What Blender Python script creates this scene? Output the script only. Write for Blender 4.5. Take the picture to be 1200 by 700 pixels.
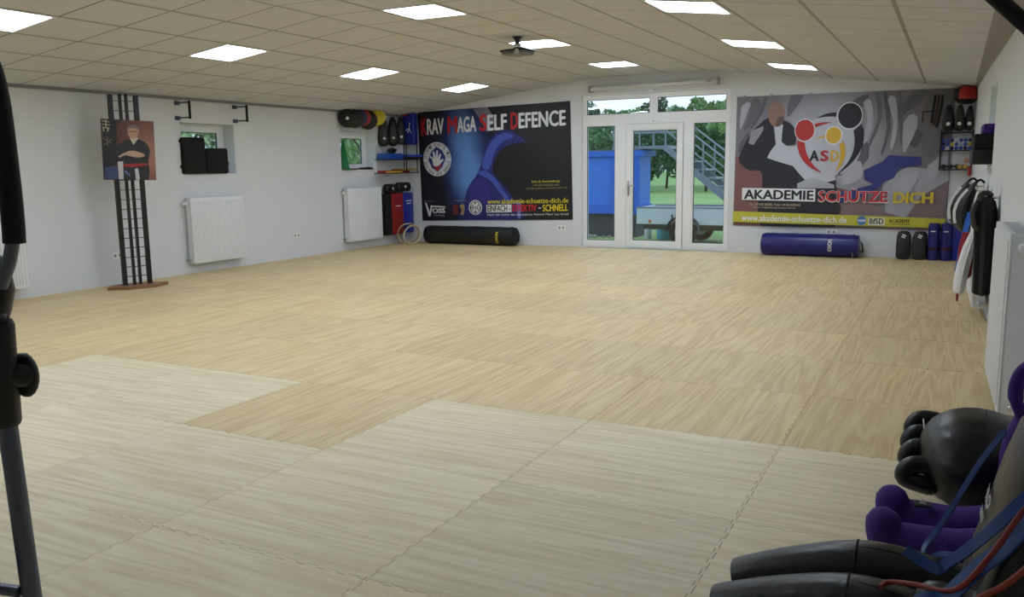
import bpy, bmesh, math, random
from mathutils import Vector, Matrix
random.seed(7)
PI = math.pi
scene = bpy.context.scene
C = scene.collection
for o in list(bpy.data.objects): bpy.data.objects.remove(o)

# ------------------------------------------------------------------ camera
YAW, PIT, ROLL = .4773, .1546, -.0132
cy, sy = math.cos(YAW), math.sin(YAW)
fw = Vector((-sy*math.cos(PIT), cy*math.cos(PIT), -math.sin(PIT)))
rt = Vector((cy, sy, 0)); up = rt.cross(fw)
r2 = math.cos(ROLL)*rt+math.sin(ROLL)*up; u2 = -math.sin(ROLL)*rt+math.cos(ROLL)*up
cam = bpy.data.cameras.new('camera'); cam.sensor_width = 36; cam.lens = 36*998.3/1200
cam.clip_start = .02; cam.clip_end = 600
co = bpy.data.objects.new('camera', cam); C.objects.link(co)
mw = Matrix((r2, u2, -fw)).transposed().to_4x4(); mw.translation = (0, 0, 1.398)
co.matrix_world = mw
scene.camera = co
# ------------------------------------------------------------------ world and exposure
PANEL = 17.0          # radiance of the LED ceiling panels
w = bpy.data.worlds.new('overcast_sky'); scene.world = w; w.use_nodes = True
nt = w.node_tree; bg = nt.nodes['Background']
tc = nt.nodes.new('ShaderNodeTexCoord'); nz = nt.nodes.new('ShaderNodeTexNoise'); nz.inputs['Scale'].default_value = 3.0; nz.inputs['Detail'].default_value = 5
cr = nt.nodes.new('ShaderNodeValToRGB'); cr.color_ramp.elements[0].position = .35; cr.color_ramp.elements[1].position = .68
cr.color_ramp.elements[0].color = (.42, .56, .80, 1); cr.color_ramp.elements[1].color = (.66, .74, .86, 1)
nt.links.new(tc.outputs['Generated'], nz.inputs['Vector']); nt.links.new(nz.outputs['Fac'], cr.inputs['Fac']); nt.links.new(cr.outputs['Color'], bg.inputs['Color'])
bg.inputs['Strength'].default_value = 1.5
vs = scene.view_settings; vs.view_transform = 'Standard'; vs.look = 'None'; vs.gamma = 1; vs.use_curve_mapping = False; vs.exposure = 0.3

# ------------------------------------------------------------------ materials
MATS = {}
def srgb(r, g, b):
    f = lambda c: (c/255/12.92 if c/255 <= .04045 else ((c/255+.055)/1.055)**2.4)
    return (f(r), f(g), f(b), 1)
def base(name):
    m = bpy.data.materials.new(name); m.use_nodes = True
    return m, m.node_tree, m.node_tree.nodes['Principled BSDF']
def M(name, col=None, rough=.6, metal=0, bump=0, bscale=40, var=0, vscale=6, spec=.5, coat=0, alpha=None):
    if name in MATS: return MATS[name]
    m, n, p = base(name)
    c = srgb(*col)
    p.inputs['Base Color'].default_value = c; p.inputs['Roughness'].default_value = rough; p.inputs['Metallic'].default_value = metal
    p.inputs['Specular IOR Level'].default_value = spec; p.inputs['Coat Weight'].default_value = coat
    if var or bump:
        t = n.nodes.new('ShaderNodeTexCoord')
    if var:
        z = n.nodes.new('ShaderNodeTexNoise'); z.inputs['Scale'].default_value = vscale; z.inputs['Detail'].default_value = 4
        mx = n.nodes.new('ShaderNodeMix'); mx.data_type = 'RGBA'
        mx.inputs[6].default_value = tuple(x*(1-var) for x in c[:3])+(1,); mx.inputs[7].default_value = tuple(min(1, x*(1+var)) for x in c[:3])+(1,)
        n.links.new(t.outputs['Object'], z.inputs['Vector']); n.links.new(z.outputs['Fac'], mx.inputs[0]); n.links.new(mx.outputs[2], p.inputs['Base Color'])
    if bump:
        z2 = n.nodes.new('ShaderNodeTexNoise'); z2.inputs['Scale'].default_value = bscale; z2.inputs['Detail'].default_value = 3
        b = n.nodes.new('ShaderNodeBump'); b.inputs['Strength'].default_value = bump; b.inputs['Distance'].default_value = .01
        n.links.new(t.outputs['Object'], z2.inputs['Vector']); n.links.new(z2.outputs['Fac'], b.inputs['Height']); n.links.new(b.outputs['Normal'], p.inputs['Normal'])
    MATS[name] = m; return m
def wood_mat(name, dark, light, along_y, lines=9.0, lo=.25, hi=.75):
    m, n, p = base(name); N = n.nodes.new; L = n.links.new
    t = N('ShaderNodeTexCoord'); oi = N('ShaderNodeObjectInfo'); mul = N('ShaderNodeVectorMath'); mul.operation = 'MULTIPLY_ADD'
    cx = N('ShaderNodeCombineXYZ')
    for i in range(3): L(oi.outputs['Random'], cx.inputs[i])
    mul.inputs[1].default_value = (37, 53, 11); L(cx.outputs[0], mul.inputs[0]); L(t.outputs['Object'], mul.inputs[2])
    mp = N('ShaderNodeMapping'); mp.inputs['Scale'].default_value = (7, .42, 1) if along_y else (.42, 7, 1)
    L(mul.outputs[0], mp.inputs['Vector'])
    n1 = N('ShaderNodeTexNoise'); n1.inputs['Scale'].default_value = 1.0; n1.inputs['Detail'].default_value = 2.5; n1.inputs['Roughness'].default_value = .45; n1.inputs['Distortion'].default_value = .35
    L(mp.outputs[0], n1.inputs['Vector'])
    k = N('ShaderNodeMath'); k.operation = 'MULTIPLY'; k.inputs[1].default_value = lines; L(n1.outputs['Fac'], k.inputs[0])
    pp = N('ShaderNodeMath'); pp.operation = 'PINGPONG'; pp.inputs[1].default_value = .5; L(k.outputs[0], pp.inputs[0])
    k2 = N('ShaderNodeMath'); k2.operation = 'MULTIPLY'; k2.inputs[1].default_value = 2.0; L(pp.outputs[0], k2.inputs[0])
    mp2 = N('ShaderNodeMapping'); mp2.inputs['Scale'].default_value = (60, 2.5, 1) if along_y else (2.5, 60, 1); L(mul.outputs[0], mp2.inputs['Vector'])
    n2 = N('ShaderNodeTexNoise'); n2.inputs['Scale'].default_value = 1; n2.inputs['Detail'].default_value = 2; L(mp2.outputs[0], n2.inputs['Vector'])
    ad = N('ShaderNodeMath'); ad.operation = 'MULTIPLY_ADD'; ad.inputs[1].default_value = .8; L(n2.outputs['Fac'], ad.inputs[0])
    k3 = N('ShaderNodeMath'); k3.operation = 'MULTIPLY'; k3.inputs[1].default_value = .5; L(k2.outputs[0], k3.inputs[0]); L(k3.outputs[0], ad.inputs[2])
    r = N('ShaderNodeValToRGB'); r.color_ramp.elements[0].position = lo; r.color_ramp.elements[1].position = hi
    r.color_ramp.elements[0].color = srgb(*dark); r.color_ramp.elements[1].color = srgb(*light); L(ad.outputs[0], r.inputs['Fac'])
    hs = N('ShaderNodeHueSaturation'); L(r.outputs['Color'], hs.inputs['Color'])
    vv = N('ShaderNodeMapRange'); vv.inputs['To Min'].default_value = .93; vv.inputs['To Max'].default_value = 1.06; L(oi.outputs['Random'], vv.inputs['Value']); L(vv.outputs[0], hs.inputs['Value'])
    L(hs.outputs[0], p.inputs['Base Color']); p.inputs['Roughness'].default_value = .5; p.inputs['Specular IOR Level'].default_value = .35
    MATS[name] = m; return m
def emit_mat(name, col, s):
    m = bpy.data.materials.new(name); m.use_nodes = True; n = m.node_tree; n.nodes.clear()
    e = n.nodes.new('ShaderNodeEmission'); e.inputs[0].default_value = (*col, 1); e.inputs[1].default_value = s
    o = n.nodes.new('ShaderNodeOutputMaterial'); n.links.new(e.outputs[0], o.inputs[0]); MATS[name] = m; return m
def glass_mat():
    m = bpy.data.materials.new('window_glass'); m.use_nodes = True; n = m.node_tree; n.nodes.clear()
    t = n.nodes.new('ShaderNodeBsdfTransparent'); t.inputs[0].default_value = (.93, .96, .96, 1)
    g = n.nodes.new('ShaderNodeBsdfGlossy'); g.inputs['Roughness'].default_value = .01
    fr = n.nodes.new('ShaderNodeFresnel'); 
    ge = n.nodes.new('ShaderNodeNewGeometry'); mr = n.nodes.new('ShaderNodeMapRange'); mr.inputs['To Min'].default_value = 1.5; mr.inputs['To Max'].default_value = 1/1.5
    n.links.new(ge.outputs['Backfacing'], mr.inputs['Value']); n.links.new(mr.outputs[0], fr.inputs['IOR'])
    mx = n.nodes.new('ShaderNodeMixShader'); o = n.nodes.new('ShaderNodeOutputMaterial')
    n.links.new(fr.outputs[0], mx.inputs[0]); n.links.new(t.outputs[0], mx.inputs[1]); n.links.new(g.outputs[0], mx.inputs[2]); n.links.new(mx.outputs[0], o.inputs[0])
    return m
GLASS = glass_mat()
WALL = M('white_plaster', (219, 222, 227), .85, bump=.08, bscale=90, var=.015, vscale=1.2)
CEIL = M('mineral_fibre_tile', (200, 201, 203), .9, bump=.12, bscale=120, var=.03, vscale=90)
RAIL = M('ceiling_rail_paint', (150, 148, 144), .6)
SLAB = M('void_grey', (70, 68, 64), .9)
GREYTRIM = M('grey_cable_duct', (128, 130, 134), .5)
WHITE = M('white_enamel', (232, 234, 238), .35)
PVC = M('white_pvc', (236, 238, 240), .35)
SEAL = M('black_seal', (40, 42, 45), .6)
STEEL = M('brushed_steel', (170, 172, 175), .3, 1)
CHROME = M('chrome', (205, 205, 208), .15, 1)
GREYTUBE = M('grey_tube_paint', (92, 98, 112), .35, .6)
BLACK = M('black_plastic', (9, 9, 11), .45)
FOAM = M('black_foam', (8, 8, 13), .8, bump=.2, bscale=200)
LEATHER = M('black_leather', (10, 10, 13), .36, bump=.35, bscale=22, var=.2)
LEATHER2 = M('black_vinyl', (10, 10, 12), .45, bump=.15, bscale=60)
FABRIC = M('black_fabric', (8, 8, 10), .85, bump=.2, bscale=150)
REDV = M('red_vinyl', (165, 28, 30), .45)
BLUEV = M('blue_vinyl', (28, 44, 150), .42, bump=.1, bscale=20)
NAVYV = M('navy_vinyl', (26, 24, 110), .35, bump=.2, bscale=12, var=.1)
YELV = M('yellow_vinyl', (214, 196, 28), .45)
GREENV = M('green_felt', (20, 120, 62), .7)
PURPLE = M('purple_canvas', (64, 26, 124), .8, bump=.25, bscale=120, var=.08)
WHITEP = M('white_print', (225, 226, 228), .6)
WOODB = M('brown_board', (140, 98, 62), .5, var=.15, vscale=8)
BAMBOO = M('bamboo_stick', (176, 148, 72), .5, var=.2, vscale=20)
RATTAN = M('rattan_hoop', (168, 146, 108), .6, var=.2, vscale=30)
BANDB = M('blue_rubber', (26, 70, 140), .5)
BANDR = M('red_rubber', (128, 28, 26), .5)
BANDO = M('orange_rubber', (140, 50, 26), .5)
WCLOTH = M('white_cotton', (225, 225, 228), .9, bump=.3, bscale=40)
RCLOTH = M('red_cotton', (130, 22, 30), .9, bump=.3, bscale=40)

# ------------------------------------------------------------------ geometry helpers
class G:
    def __init__(s): s.v = []; s.f = []
    def add(s, vs, fs):
        o = len(s.v); s.v += [tuple(x) for x in vs]; s.f += [tuple(i+o for i in f) for f in fs]; return s
    def box(s, c, sz, rot=None, taper=1):
        a, b, d = sz[0]/2, sz[1]/2, sz[2]/2
        vs = [Vector((x*a*(taper if z > 0 else 1), y*b*(taper if z > 0 else 1), z*d)) for z in (-1, 1) for x, y in ((-1, -1), (1, -1), (1, 1), (-1, 1))]
        if rot is not None: vs = [rot @ v for v in vs]
        c = Vector(c); vs = [v+c for v in vs]
        return s.add(vs, [(3, 2, 1, 0), (4, 5, 6, 7), (0, 1, 5, 4), (1, 2, 6, 5), (2, 3, 7, 6), (3, 0, 4, 7)])
    def bb(s, x0, x1, y0, y1, z0, z1): return s.box(((x0+x1)/2, (y0+y1)/2, (z0+z1)/2), (x1-x0, y1-y0, z1-z0))
    def rbox(s, c, sz, r=.01, seg=2, rot=None):
        bm = bmesh.new(); bmesh.ops.create_cube(bm, size=1); bmesh.ops.scale(bm, vec=sz, verts=bm.verts)
        bmesh.ops.bevel(bm, geom=bm.edges[:], offset=min(r, min(sz)*.49), segments=seg, affect='EDGES', profile=.5)
        bm.verts.index_update(); c = Vector(c)
        vs = [((rot @ v.co) if rot is not None else v.co)+c for v in bm.verts]; fs = [[q.index for q in f.verts] for f in bm.faces]; bm.free()
        return s.add(vs, fs)
    def loft(s, rings, cap=True, closed=True):
        n = len(rings[0]); o = len(s.v)
        for r in rings: s.v += [tuple(p) for p in r]
        for i in range(len(rings)-1):
            for j in range(n if closed else n-1):
                k = (j+1) % n
                s.f.append((o+i*n+j, o+i*n+k, o+(i+1)*n+k, o+(i+1)*n+j))
        if cap and closed:
            s.f.append(tuple(o+j for j in reversed(range(n)))); s.f.append(tuple(o+(len(rings)-1)*n+j for j in range(n)))
        return s
    def tube(s, path, r, seg=10, flat=None, capround=False):
        P = [Vector(p) for p in path]; n = len(P); R = r if isinstance(r, (list, tuple)) else [r]*n
        T = []
        for i in range(n): T.append((P[min(i+1, n-1)]-P[max(i-1, 0)]).normalized())
        a = Vector((0, 0, 1)) if abs(T[0].z) < .9 else Vector((1, 0, 0))
        u = (a-T[0]*a.dot(T[0])).normalized(); rings = []
        if capround:
            k = 3; P2 = []; R2 = []; T2 = []
            for q in range(k):
                an = PI/2*(q)/k; P2.append(P[0]-T[0]*R[0]*math.cos(an)); R2.append(R[0]*max(.05, math.sin(an))); T2.append(T[0])
            P2 += P; R2 += list(R); T2 += T
            for q in range(1, k+1):
                an = PI/2*q/k; P2.append(P[-1]+T[-1]*R[-1]*math.sin(an)); R2.append(R[-1]*max(.05, math.cos(an))); T2.append(T[-1])
            P, R, T = P2, R2, T2
        for i in range(len(P)):
            u = (u-T[i]*u.dot(T[i])).normalized(); w = T[i].cross(u)
            rings.append([P[i]+(u*math.cos(2*PI*j/seg)*(flat or 1)+w*math.sin(2*PI*j/seg))*R[i] for j in range(seg)])
        return s.loft(rings)
    def ribbon(s, path, nrm, wdt, th):
        P = [Vector(p) for p in path]; n = len(P); rings = []
        for i in range(n):
            t = (P[min(i+1, n-1)]-P[max(i-1, 0)]).normalized(); k = Vector(nrm[i] if isinstance(nrm, list) else nrm)
            k = (k-t*k.dot(t)).normalized(); b = t.cross(k)
            rings.append([P[i]+b*wdt/2+k*th/2, P[i]-b*wdt/2+k*th/2, P[i]-b*wdt/2-k*th/2, P[i]+b*wdt/2-k*th/2])
        return s.loft(rings)
    def lathe(s, prof, c=(0, 0, 0), axis='z', seg=24, rot=None):
        rings = []; c = Vector(c)
        for r, h in prof:
            ring = []
            for j in range(seg):
                a = 2*PI*j/seg; p = Vector((r*math.cos(a), r*math.sin(a), h))
                if axis == 'x': p = Vector((p.z, p.x, p.y))
                elif axis == 'y': p = Vector((p.y, p.z, p.x))
                if rot is not None: p = rot @ p
                ring.append(p+c)
            rings.append(ring)
        return s.loft(rings)
    def prism(s, pts, y0, y1):      # pts in x,z ; extruded along y
        n = len(pts); o = len(s.v)
        s.v += [(p[0], y0, p[1]) for p in pts]+[(p[0], y1, p[1]) for p in pts]
        s.f.append(tuple(o+i for i in range(n))); s.f.append(tuple(o+n+i for i in reversed(range(n))))
        for i in range(n):
            j = (i+1) % n; s.f.append((o+i, o+n+i, o+n+j, o+j))
        return s
    def torus(s, c, R, r, rot=None, seg=32, ss=8, sq=1):
        rings = []; c = Vector(c); o = len(s.v)
        for i in range(seg):
            a = 2*PI*i/seg
            for j in range(ss):
                b = 2*PI*j/ss; p = Vector(((R+r*math.cos(b))*math.cos(a), (R+r*math.cos(b))*math.sin(a)*sq, r*math.sin(b)))
                if rot is not None: p = rot @ p
                s.v.append(tuple(p+c))
        for i in range(seg):
            for j in range(ss):
                k = (i+1) % seg; l = (j+1) % ss; s.f.append((o+i*ss+j, o+k*ss+j, o+k*ss+l, o+i*ss+l))
        return s
    def ball(s, c, r, seg=14, rings=9, rot=None):
        r = r if isinstance(r, (tuple, list)) else (r, r, r); R = []
        for i in range(1, rings):
            t = PI*i/rings
            ring = []
            for j in range(seg):
                p = Vector((math.sin(t)*math.cos(2*PI*j/seg)*r[0], math.sin(t)*math.sin(2*PI*j/seg)*r[1], -math.cos(t)*r[2]))
                if rot is not None: p = rot @ p
                ring.append(p+Vector(c))
            R.append(ring)
        return s.loft(R)
def RZ(a): return Matrix.Rotation(a, 3, 'Z')
def RX_(a): return Matrix.Rotation(a, 3, 'X')
def RY(a): return Matrix.Rotation(a, 3, 'Y')
def spline(pts, n=8):
    P = [Vector(p) for p in pts]; out = []
    for i in range(len(P)-1):
        a, b, c, d = P[max(i-1, 0)], P[i], P[i+1], P[min(i+2, len(P)-1)]
        for k in range(n):
            t = k/n
            out.append(.5*((2*b)+(c-a)*t+(2*a-5*b+4*c-d)*t*t+(3*b-a-3*c+d)*t**3))
    out.append(P[-1]); return out
MW = {}
def link(o, parent=None):
    C.objects.link(o)
    if parent is not None: o.parent = parent
    return o
def mesh_of(name, g, mat, smooth=False):
    me = bpy.data.meshes.new(name); me.from_pydata(g.v, [], g.f); me.update()
    bm = bmesh.new(); bm.from_mesh(me); bmesh.ops.recalc_face_normals(bm, faces=bm.faces); bm.to_mesh(me); bm.free()
    if mat is not None: me.materials.append(mat)
    if smooth:
        me.shade_smooth(); me.set_sharp_from_angle(angle=math.radians(42))
    return me
def tag(o, label=None, cat=None, group=None, kind=None):
    if label: o['label'] = label
    if cat: o['category'] = cat
    if group: o['group'] = group
    if kind: o['kind'] = kind
    return o
def thing(name, label, cat, loc=(0, 0, 0), rotz=0, group=None, rot=None):
    o = bpy.data.objects.new(name, None); link(o); o.empty_display_size = .1
    m = (rot.to_4x4() if rot is not None else Matrix.Rotation(rotz, 4, 'Z')); m.translation = loc
    o.matrix_world = m; MW[o.name] = m
    return tag(o, label, cat, group)
def part(name, g, mat, parent=None, world=False, smooth=False, label=None):
    """mesh object; world=True: vertices given in world space, moved into the parent's frame"""
    if world and parent is not None and parent.name in MW:
        inv = MW[parent.name].inverted(); g.v = [tuple(inv @ Vector(v)) for v in g.v]
    o = bpy.data.objects.new(name, mesh_of(name, g, mat, smooth)); link(o, parent)
    if parent is not None and parent.name in MW: MW[o.name] = MW[parent.name]
    if label: o['label'] = label
    return o
def single(name, g, mat, label, cat, loc=None, group=None, smooth=False):
    """a thing that is one mesh, vertices in world space, origin moved to its base"""
    if loc is None:
        xs, ys, zs = zip(*g.v); loc = ((min(xs)+max(xs))/2, (min(ys)+max(ys))/2, min(zs))
    L = Vector(loc); g.v = [tuple(Vector(v)-L) for v in g.v]
    o = bpy.data.objects.new(name, mesh_of(name, g, mat, smooth)); link(o); o.location = loc
    MW[o.name] = Matrix.Translation(L)
    return tag(o, label, cat, group)
def struct(name, g, mat, smooth=False, label=None):
    o = bpy.data.objects.new(name, mesh_of(name, g, mat, smooth)); link(o); o['kind'] = 'structure'; MW[o.name] = Matrix()
    if label: o['label'] = label
    return o
def copy_tree(o, parent=None):
    c = o.copy(); C.objects.link(c); c.parent = parent
    for ch in [x for x in o.children]: copy_tree(ch, c)
    return c
_tx = {}
def text_geo(s, bold=.0):
    key = (s, bold)
    if key in _tx: return _tx[key]
    cu = bpy.data.curves.new('t', 'FONT'); cu.body = s; cu.resolution_u = 3; cu.fill_mode = 'FRONT'
    o = bpy.data.objects.new('t', cu); C.objects.link(o)
    me = bpy.data.meshes.new_from_object(o.evaluated_get(bpy.context.evaluated_depsgraph_get()))
    vs = [tuple(v.co) for v in me.vertices]; fs = [tuple(p.vertices) for p in me.polygons]
    bpy.data.objects.remove(o); bpy.data.curves.remove(cu); bpy.data.meshes.remove(me)
    if not vs: vs = [(0, 0, 0)]
    if bold:
        v0, f0 = vs, fs; vs, fs = [], []
        for ly, (ox, oy) in enumerate(((0, 0), (bold, 0), (-bold, 0), (0, bold*.6), (0, -bold*.6))):
            o_ = len(vs); vs += [(a+ox, b+oy, ly*.00012) for a, b, c in v0]; fs += [tuple(i+o_ for i in f) for f in f0]
    xs = [v[0] for v in vs]; ys = [v[1] for v in vs]
    _tx[key] = (vs, fs, min(xs), max(xs), min(ys), max(ys)); return _tx[key]

# ------------------------------------------------------------------ room dimensions
LX, FY, BY = -9.2, 13.55, -2.0
T = .625; K1, K2, ZT = -5.45, -3.54, 2.83; SL, SR = .128, .120; V0 = 6.689
def RX(Y): return .41-.0247*(Y-5)
MS = 1.0233; MX0, MY0 = -4.7955, 4.2429

# floor and its puzzle mats
floor = struct('floor', G().bb(LX-.3, .75, BY-.3, FY+.3, -.2, -.022), M('screed', (48, 42, 34), .9))
MLIGHT = wood_mat('pale_wood_print', (216, 198, 158), (240, 227, 198), False, 7, .15, .95)
MDARK = wood_mat('tan_wood_print', (200, 171, 118), (226, 204, 159), True, 7, .15, .95)
def edge_pts(L, teeth):
    if not teeth: return [(0, 0)]
    n = 11; p = L/n; a = .012; pts = [(0, 0)]
    for i in range(n):
        s = a if i % 2 == 0 else a
        pts += [(p*(i+.22), 0), (p*(i+.18), s), (p*(i+.82), s), (p*(i+.78), 0)]
    return pts
def mat_mesh(name, x0, x1, y0, y1, tl, tr, tb, tt, mat, xr=None):
    gap = .0014; cx, cy_ = (x0+x1)/2, (y0+y1)/2; poly = []
    xr = xr or (x1, x1)
    for t, d in edge_pts(x1-x0, tb): poly.append((x0+t, y0+d))
    for t, d in edge_pts(y1-y0, tr): poly.append((xr[0]+(xr[1]-xr[0])*t/(y1-y0)+d, y0+t))
    poly2 = [(x0+t, y1+d) for t, d in edge_pts(x1-x0, tt)]
    poly += [(xr[1], y1)]+[q for q in reversed(poly2[1:])]
    poly3 = [(x0+d, y0+t) for t, d in edge_pts(y1-y0, tl)]
    poly += [(x0, y1)]+[q for q in reversed(poly3[1:])]
    sx = 1-2*gap/(x1-x0); sy_ = 1-2*gap/(y1-y0)
    P = [((x-cx)*sx, (y-cy_)*sy_) for x, y in poly]; n = len(P); g = G()
    g.v = [(x, y, 0) for x, y in P]+[(x, y, -.02) for x, y in P]
    g.f = [tuple(range(n))]+[(i, n+i, n+(i+1) % n, (i+1) % n) for i in range(n)]
    return mesh_of(name, g, mat), (cx, cy_)
inner = {}
for j in range(-6, 9):
    for i in range(-5, 5):
        x0, y0 = MX0+i*MS, MY0+j*MS; x1, y1 = x0+MS, y0+MS
        pale = (j < -1) or (j == -1 and i != 1 and i >= -1)
        mt = MLIGHT if pale else MDARK
        lastrow, firstcol, lastcol = j == 8, i == -5, i == 4
        if lastrow: y1 = FY
        if not (lastrow or firstcol or lastcol):
            if pale not in inner: inner[pale] = mat_mesh('floor_mat', 0, MS, 0, MS, True, True, True, True, mt)[0]
            me = inner[pale]; c = ((x0+x1)/2, (y0+y1)/2)
        else:
            xr = None
            if firstcol: x0 = LX
            if lastcol: xr = (min(RX(y0)-.004, .46), min(RX(y1)-.004, .46)); x1 = xr[0]
            me, c = mat_mesh('floor_mat', x0, x1, y0, y1, not firstcol, not lastcol, True, not lastrow, mt, xr)
        o = bpy.data.objects.new('floor_mat', me); link(o, floor); o.location = (c[0], c[1], 0)

# walls
def wall_y(name, x0, x1, y0, y1, holes, zt=3.2):     # wall running along Y with window holes (y0,y1,z0,z1)
    g = G(); y = y0
    for a, b, c, d in sorted(holes):
        g.bb(x0, x1, y, a, -.2, zt); g.bb(x0, x1, a, b, -.2, c); g.bb(x0, x1, a, b, d, zt); y = b
    g.bb(x0, x1, y, y1, -.2, zt); return g
WIN_L = [(4.9, 5.85, 1.33, 2.03), (8.25, 9.2, 1.33, 2.03), (11.6, 12.57, 1.35, 2.02)]
wall_left = struct('wall_left', wall_y('wl', LX-.3, LX, BY-.3, FY+.3, WIN_L), WALL)
DX0, DX1, DZ = -5.64, -3.16, 2.535
wall_far = struct('wall_far', G().bb(LX, DX0, FY, FY+.3, -.2, 3.2).bb(DX1, .7, FY, FY+.3, -.2, 3.2).bb(DX0, DX1, FY, FY+.3, DZ, 3.2), WALL)
# right wall, turned by about 1.4 degrees, with one window niche
g = wall_y('wr', 0, .3, BY-.3, FY+.3, [(9.3, 10.25, 1.34, 2.13)])
g.v = [(x+RX(y), y, z) for x, y, z in g.v]
wall_right = struct('wall_right', g, WALL)
wall_back = struct('wall_back', G().bb(LX, .7, BY-.3, BY, -.2, 3.2), WALL)

# ceiling: two slopes and a flat middle, hung tiles and light panels
def ceil_pt(s):      # s metres measured from the flat part's left edge, negative = left slope ; returns x,z,angle
    if s < 0: return K1+s*math.cos(SL), ZT+s*math.sin(SL), -SL
    if s <= K2-K1: return K1+s, ZT, 0
    q = s-(K2-K1); return K2+q*math.cos(SR), ZT-q*math.sin(SR), SR
prof = [(LX-.3, ZT-3.75*math.sin(SL)-.045), (K1, ZT), (K2, ZT), (.75, ZT-4.32*math.sin(SR))]
g = G(); h = .035
pts = [(x, z+h) for x, z in prof]+[(x, z+h+.12) for x, z in reversed(prof)]
ceiling = struct('ceiling', g.prism(pts, BY-.3, FY+.3), SLAB)
FW = (K2-K1)/3
cols = [(-T*(6-i), T, i) for i in range(6)]+[(FW*i, FW, 6+i) for i in range(3)]+[(K2-K1+T*i, T, 9+i) for i in range(6)]
k0, k1 = -6, 11
LIGHTCOLS = {3: 'left', 7: 'middle', 11: 'right'}
tile_meshes = {}
def tile_mesh(wd):
    k = round(wd, 4)
    if k not in tile_meshes:
        tile_meshes[k] = mesh_of('ceiling_tile', G().rbox((0, 0, .008), (wd-.024, T-.013, .016), .003, 1), CEIL)
    return tile_meshes[k]
light_spots = []
for s, wd, ci in cols:
    x, z, a = ceil_pt(s+wd/2)
    R = Matrix.Rotation(a, 3, 'Y')
    for k in range(-14, k1):
        y = V0+T*(k+.5)
        if ci in LIGHTCOLS and k % 4 == 0 and (k >= -4 or (k == -8 and ci in (3, 7))): light_spots.append((LIGHTCOLS[ci], k//4, (x, y, z), a, wd)); continue
        if k < k0: continue
        o = bpy.data.objects.new('ceiling_tile', tile_mesh(wd)); link(o, ceiling); o.location = (x, y, z); o.rotation_euler = (0, a, 0)
    if True:  # rows behind the photograph: strips in one piece between the lamps
        segs = []; y = BY
        lim = V0+T*k0
        stops = [V0+T*k for k in range(-14, k0) if ci in (3, 7) and k == -8]
        for st in stops:
            segs.append((y, st)); y = st+T
        segs.append((y, lim))
        for y0, y1 in segs:
            if y1-y0 < .05: continue
            o = bpy.data.objects.new('ceiling_panel', mesh_of('ceiling_panel', G().box((0, 0, .008), (wd-.024, y1-y0-.006, .016)), CEIL)); link(o, ceiling); o.location = (x, (y0+y1)/2, z); o.rotation_euler = (0, a, 0)
edges = [c[0] for c in cols]+[K2-K1+6*T]
for s in edges:
    x, z, a = ceil_pt(s)
    o = bpy.data.objects.new('ceiling_rail', mesh_of('ceiling_rail', G().box((0, 0, .012), (.030, FY-BY, .024)), RAIL)); link(o, ceiling)
    o.location = (x, (FY+BY)/2, z-.0015); o.rotation_euler = (0, a, 0)
x, z, a = ceil_pt(K2-K1+6*T+.25)
o = bpy.data.objects.new('border_strip', mesh_of('border_strip', G().box((0, 0, .008), (.5, FY-BY, .016)), RAIL)); link(o, ceiling); o.location = (x, (FY+BY)/2, z+.004); o.rotation_euler = (0, a, 0)
TEE = M('cross_tee', (96, 92, 86), .7)
for k in range(k0, k1+1):
    y = V0+T*k
    for sa, sb in ((-6*T, 0), (0, K2-K1), (K2-K1, K2-K1+6*T)):
        x, z, a = ceil_pt((sa+sb)/2+(1e-6 if sa >= K2-K1 else 0))
        if sa < 0: x, z, a = ceil_pt(sa/2)
        o = bpy.data.objects.new('cross_tee', mesh_of('cross_tee', G().box((0, 0, .006), (sb-sa, .013, .012)), TEE)); link(o, ceiling); o.location = (x, y, z+.001); o.rotation_euler = (0, a, 0)
# LED panels
DIFF = emit_mat('led_diffuser', (.79, .885, 1.0), PANEL); LFR = M('panel_frame', (225, 225, 225), .4)
fm = mesh_of('frame', G().box((0, T/2-.016, .006), (T-.026, .026, .02)).box((0, -T/2+.016, .006), (T-.026, .026, .02)).box((T/2-.026, 0, .006), (.026, T-.058, .02)).box((-T/2+.026, 0, .006), (.026, T-.058, .02)), LFR)
dm = mesh_of('diffuser', G().box((0, 0, .01), (T-.07, T-.056, .008)), DIFF)
ORD = {1: 'nearest the glass door', 0: 'second from the glass door', -1: 'third from the glass door', -2: 'fourth from the glass door'}
for side, k, loc, a, wd in light_spots:
    if k == -3 or k < -3: continue
    n = {2: 0, 1: 1, 0: 2, -1: 3, -2: 4}[k]
    nm = ['nearest the far glass door', 'second from the far glass door', 'third from the far glass door', 'fourth from the far glass door'][n] if n < 4 else None
    lab = f'square LED ceiling panel, {side} row, {nm}' if nm else f'square LED ceiling panel behind the camera in the {side} row of lights'
    t = thing('ceiling_light', lab, 'light', loc, group='LED ceiling panels', rot=Matrix.Rotation(a, 3, 'Y'))
    for nme, me in (('frame', fm), ('diffuser', dm)):
        o = bpy.data.objects.new(nme, me); link(o, t)
# grey duct along the left eaves
trim_1 = struct('trim_1', G().bb(LX, LX+.05, BY, FY, 2.318, 2.362), GREYTRIM)

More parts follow.
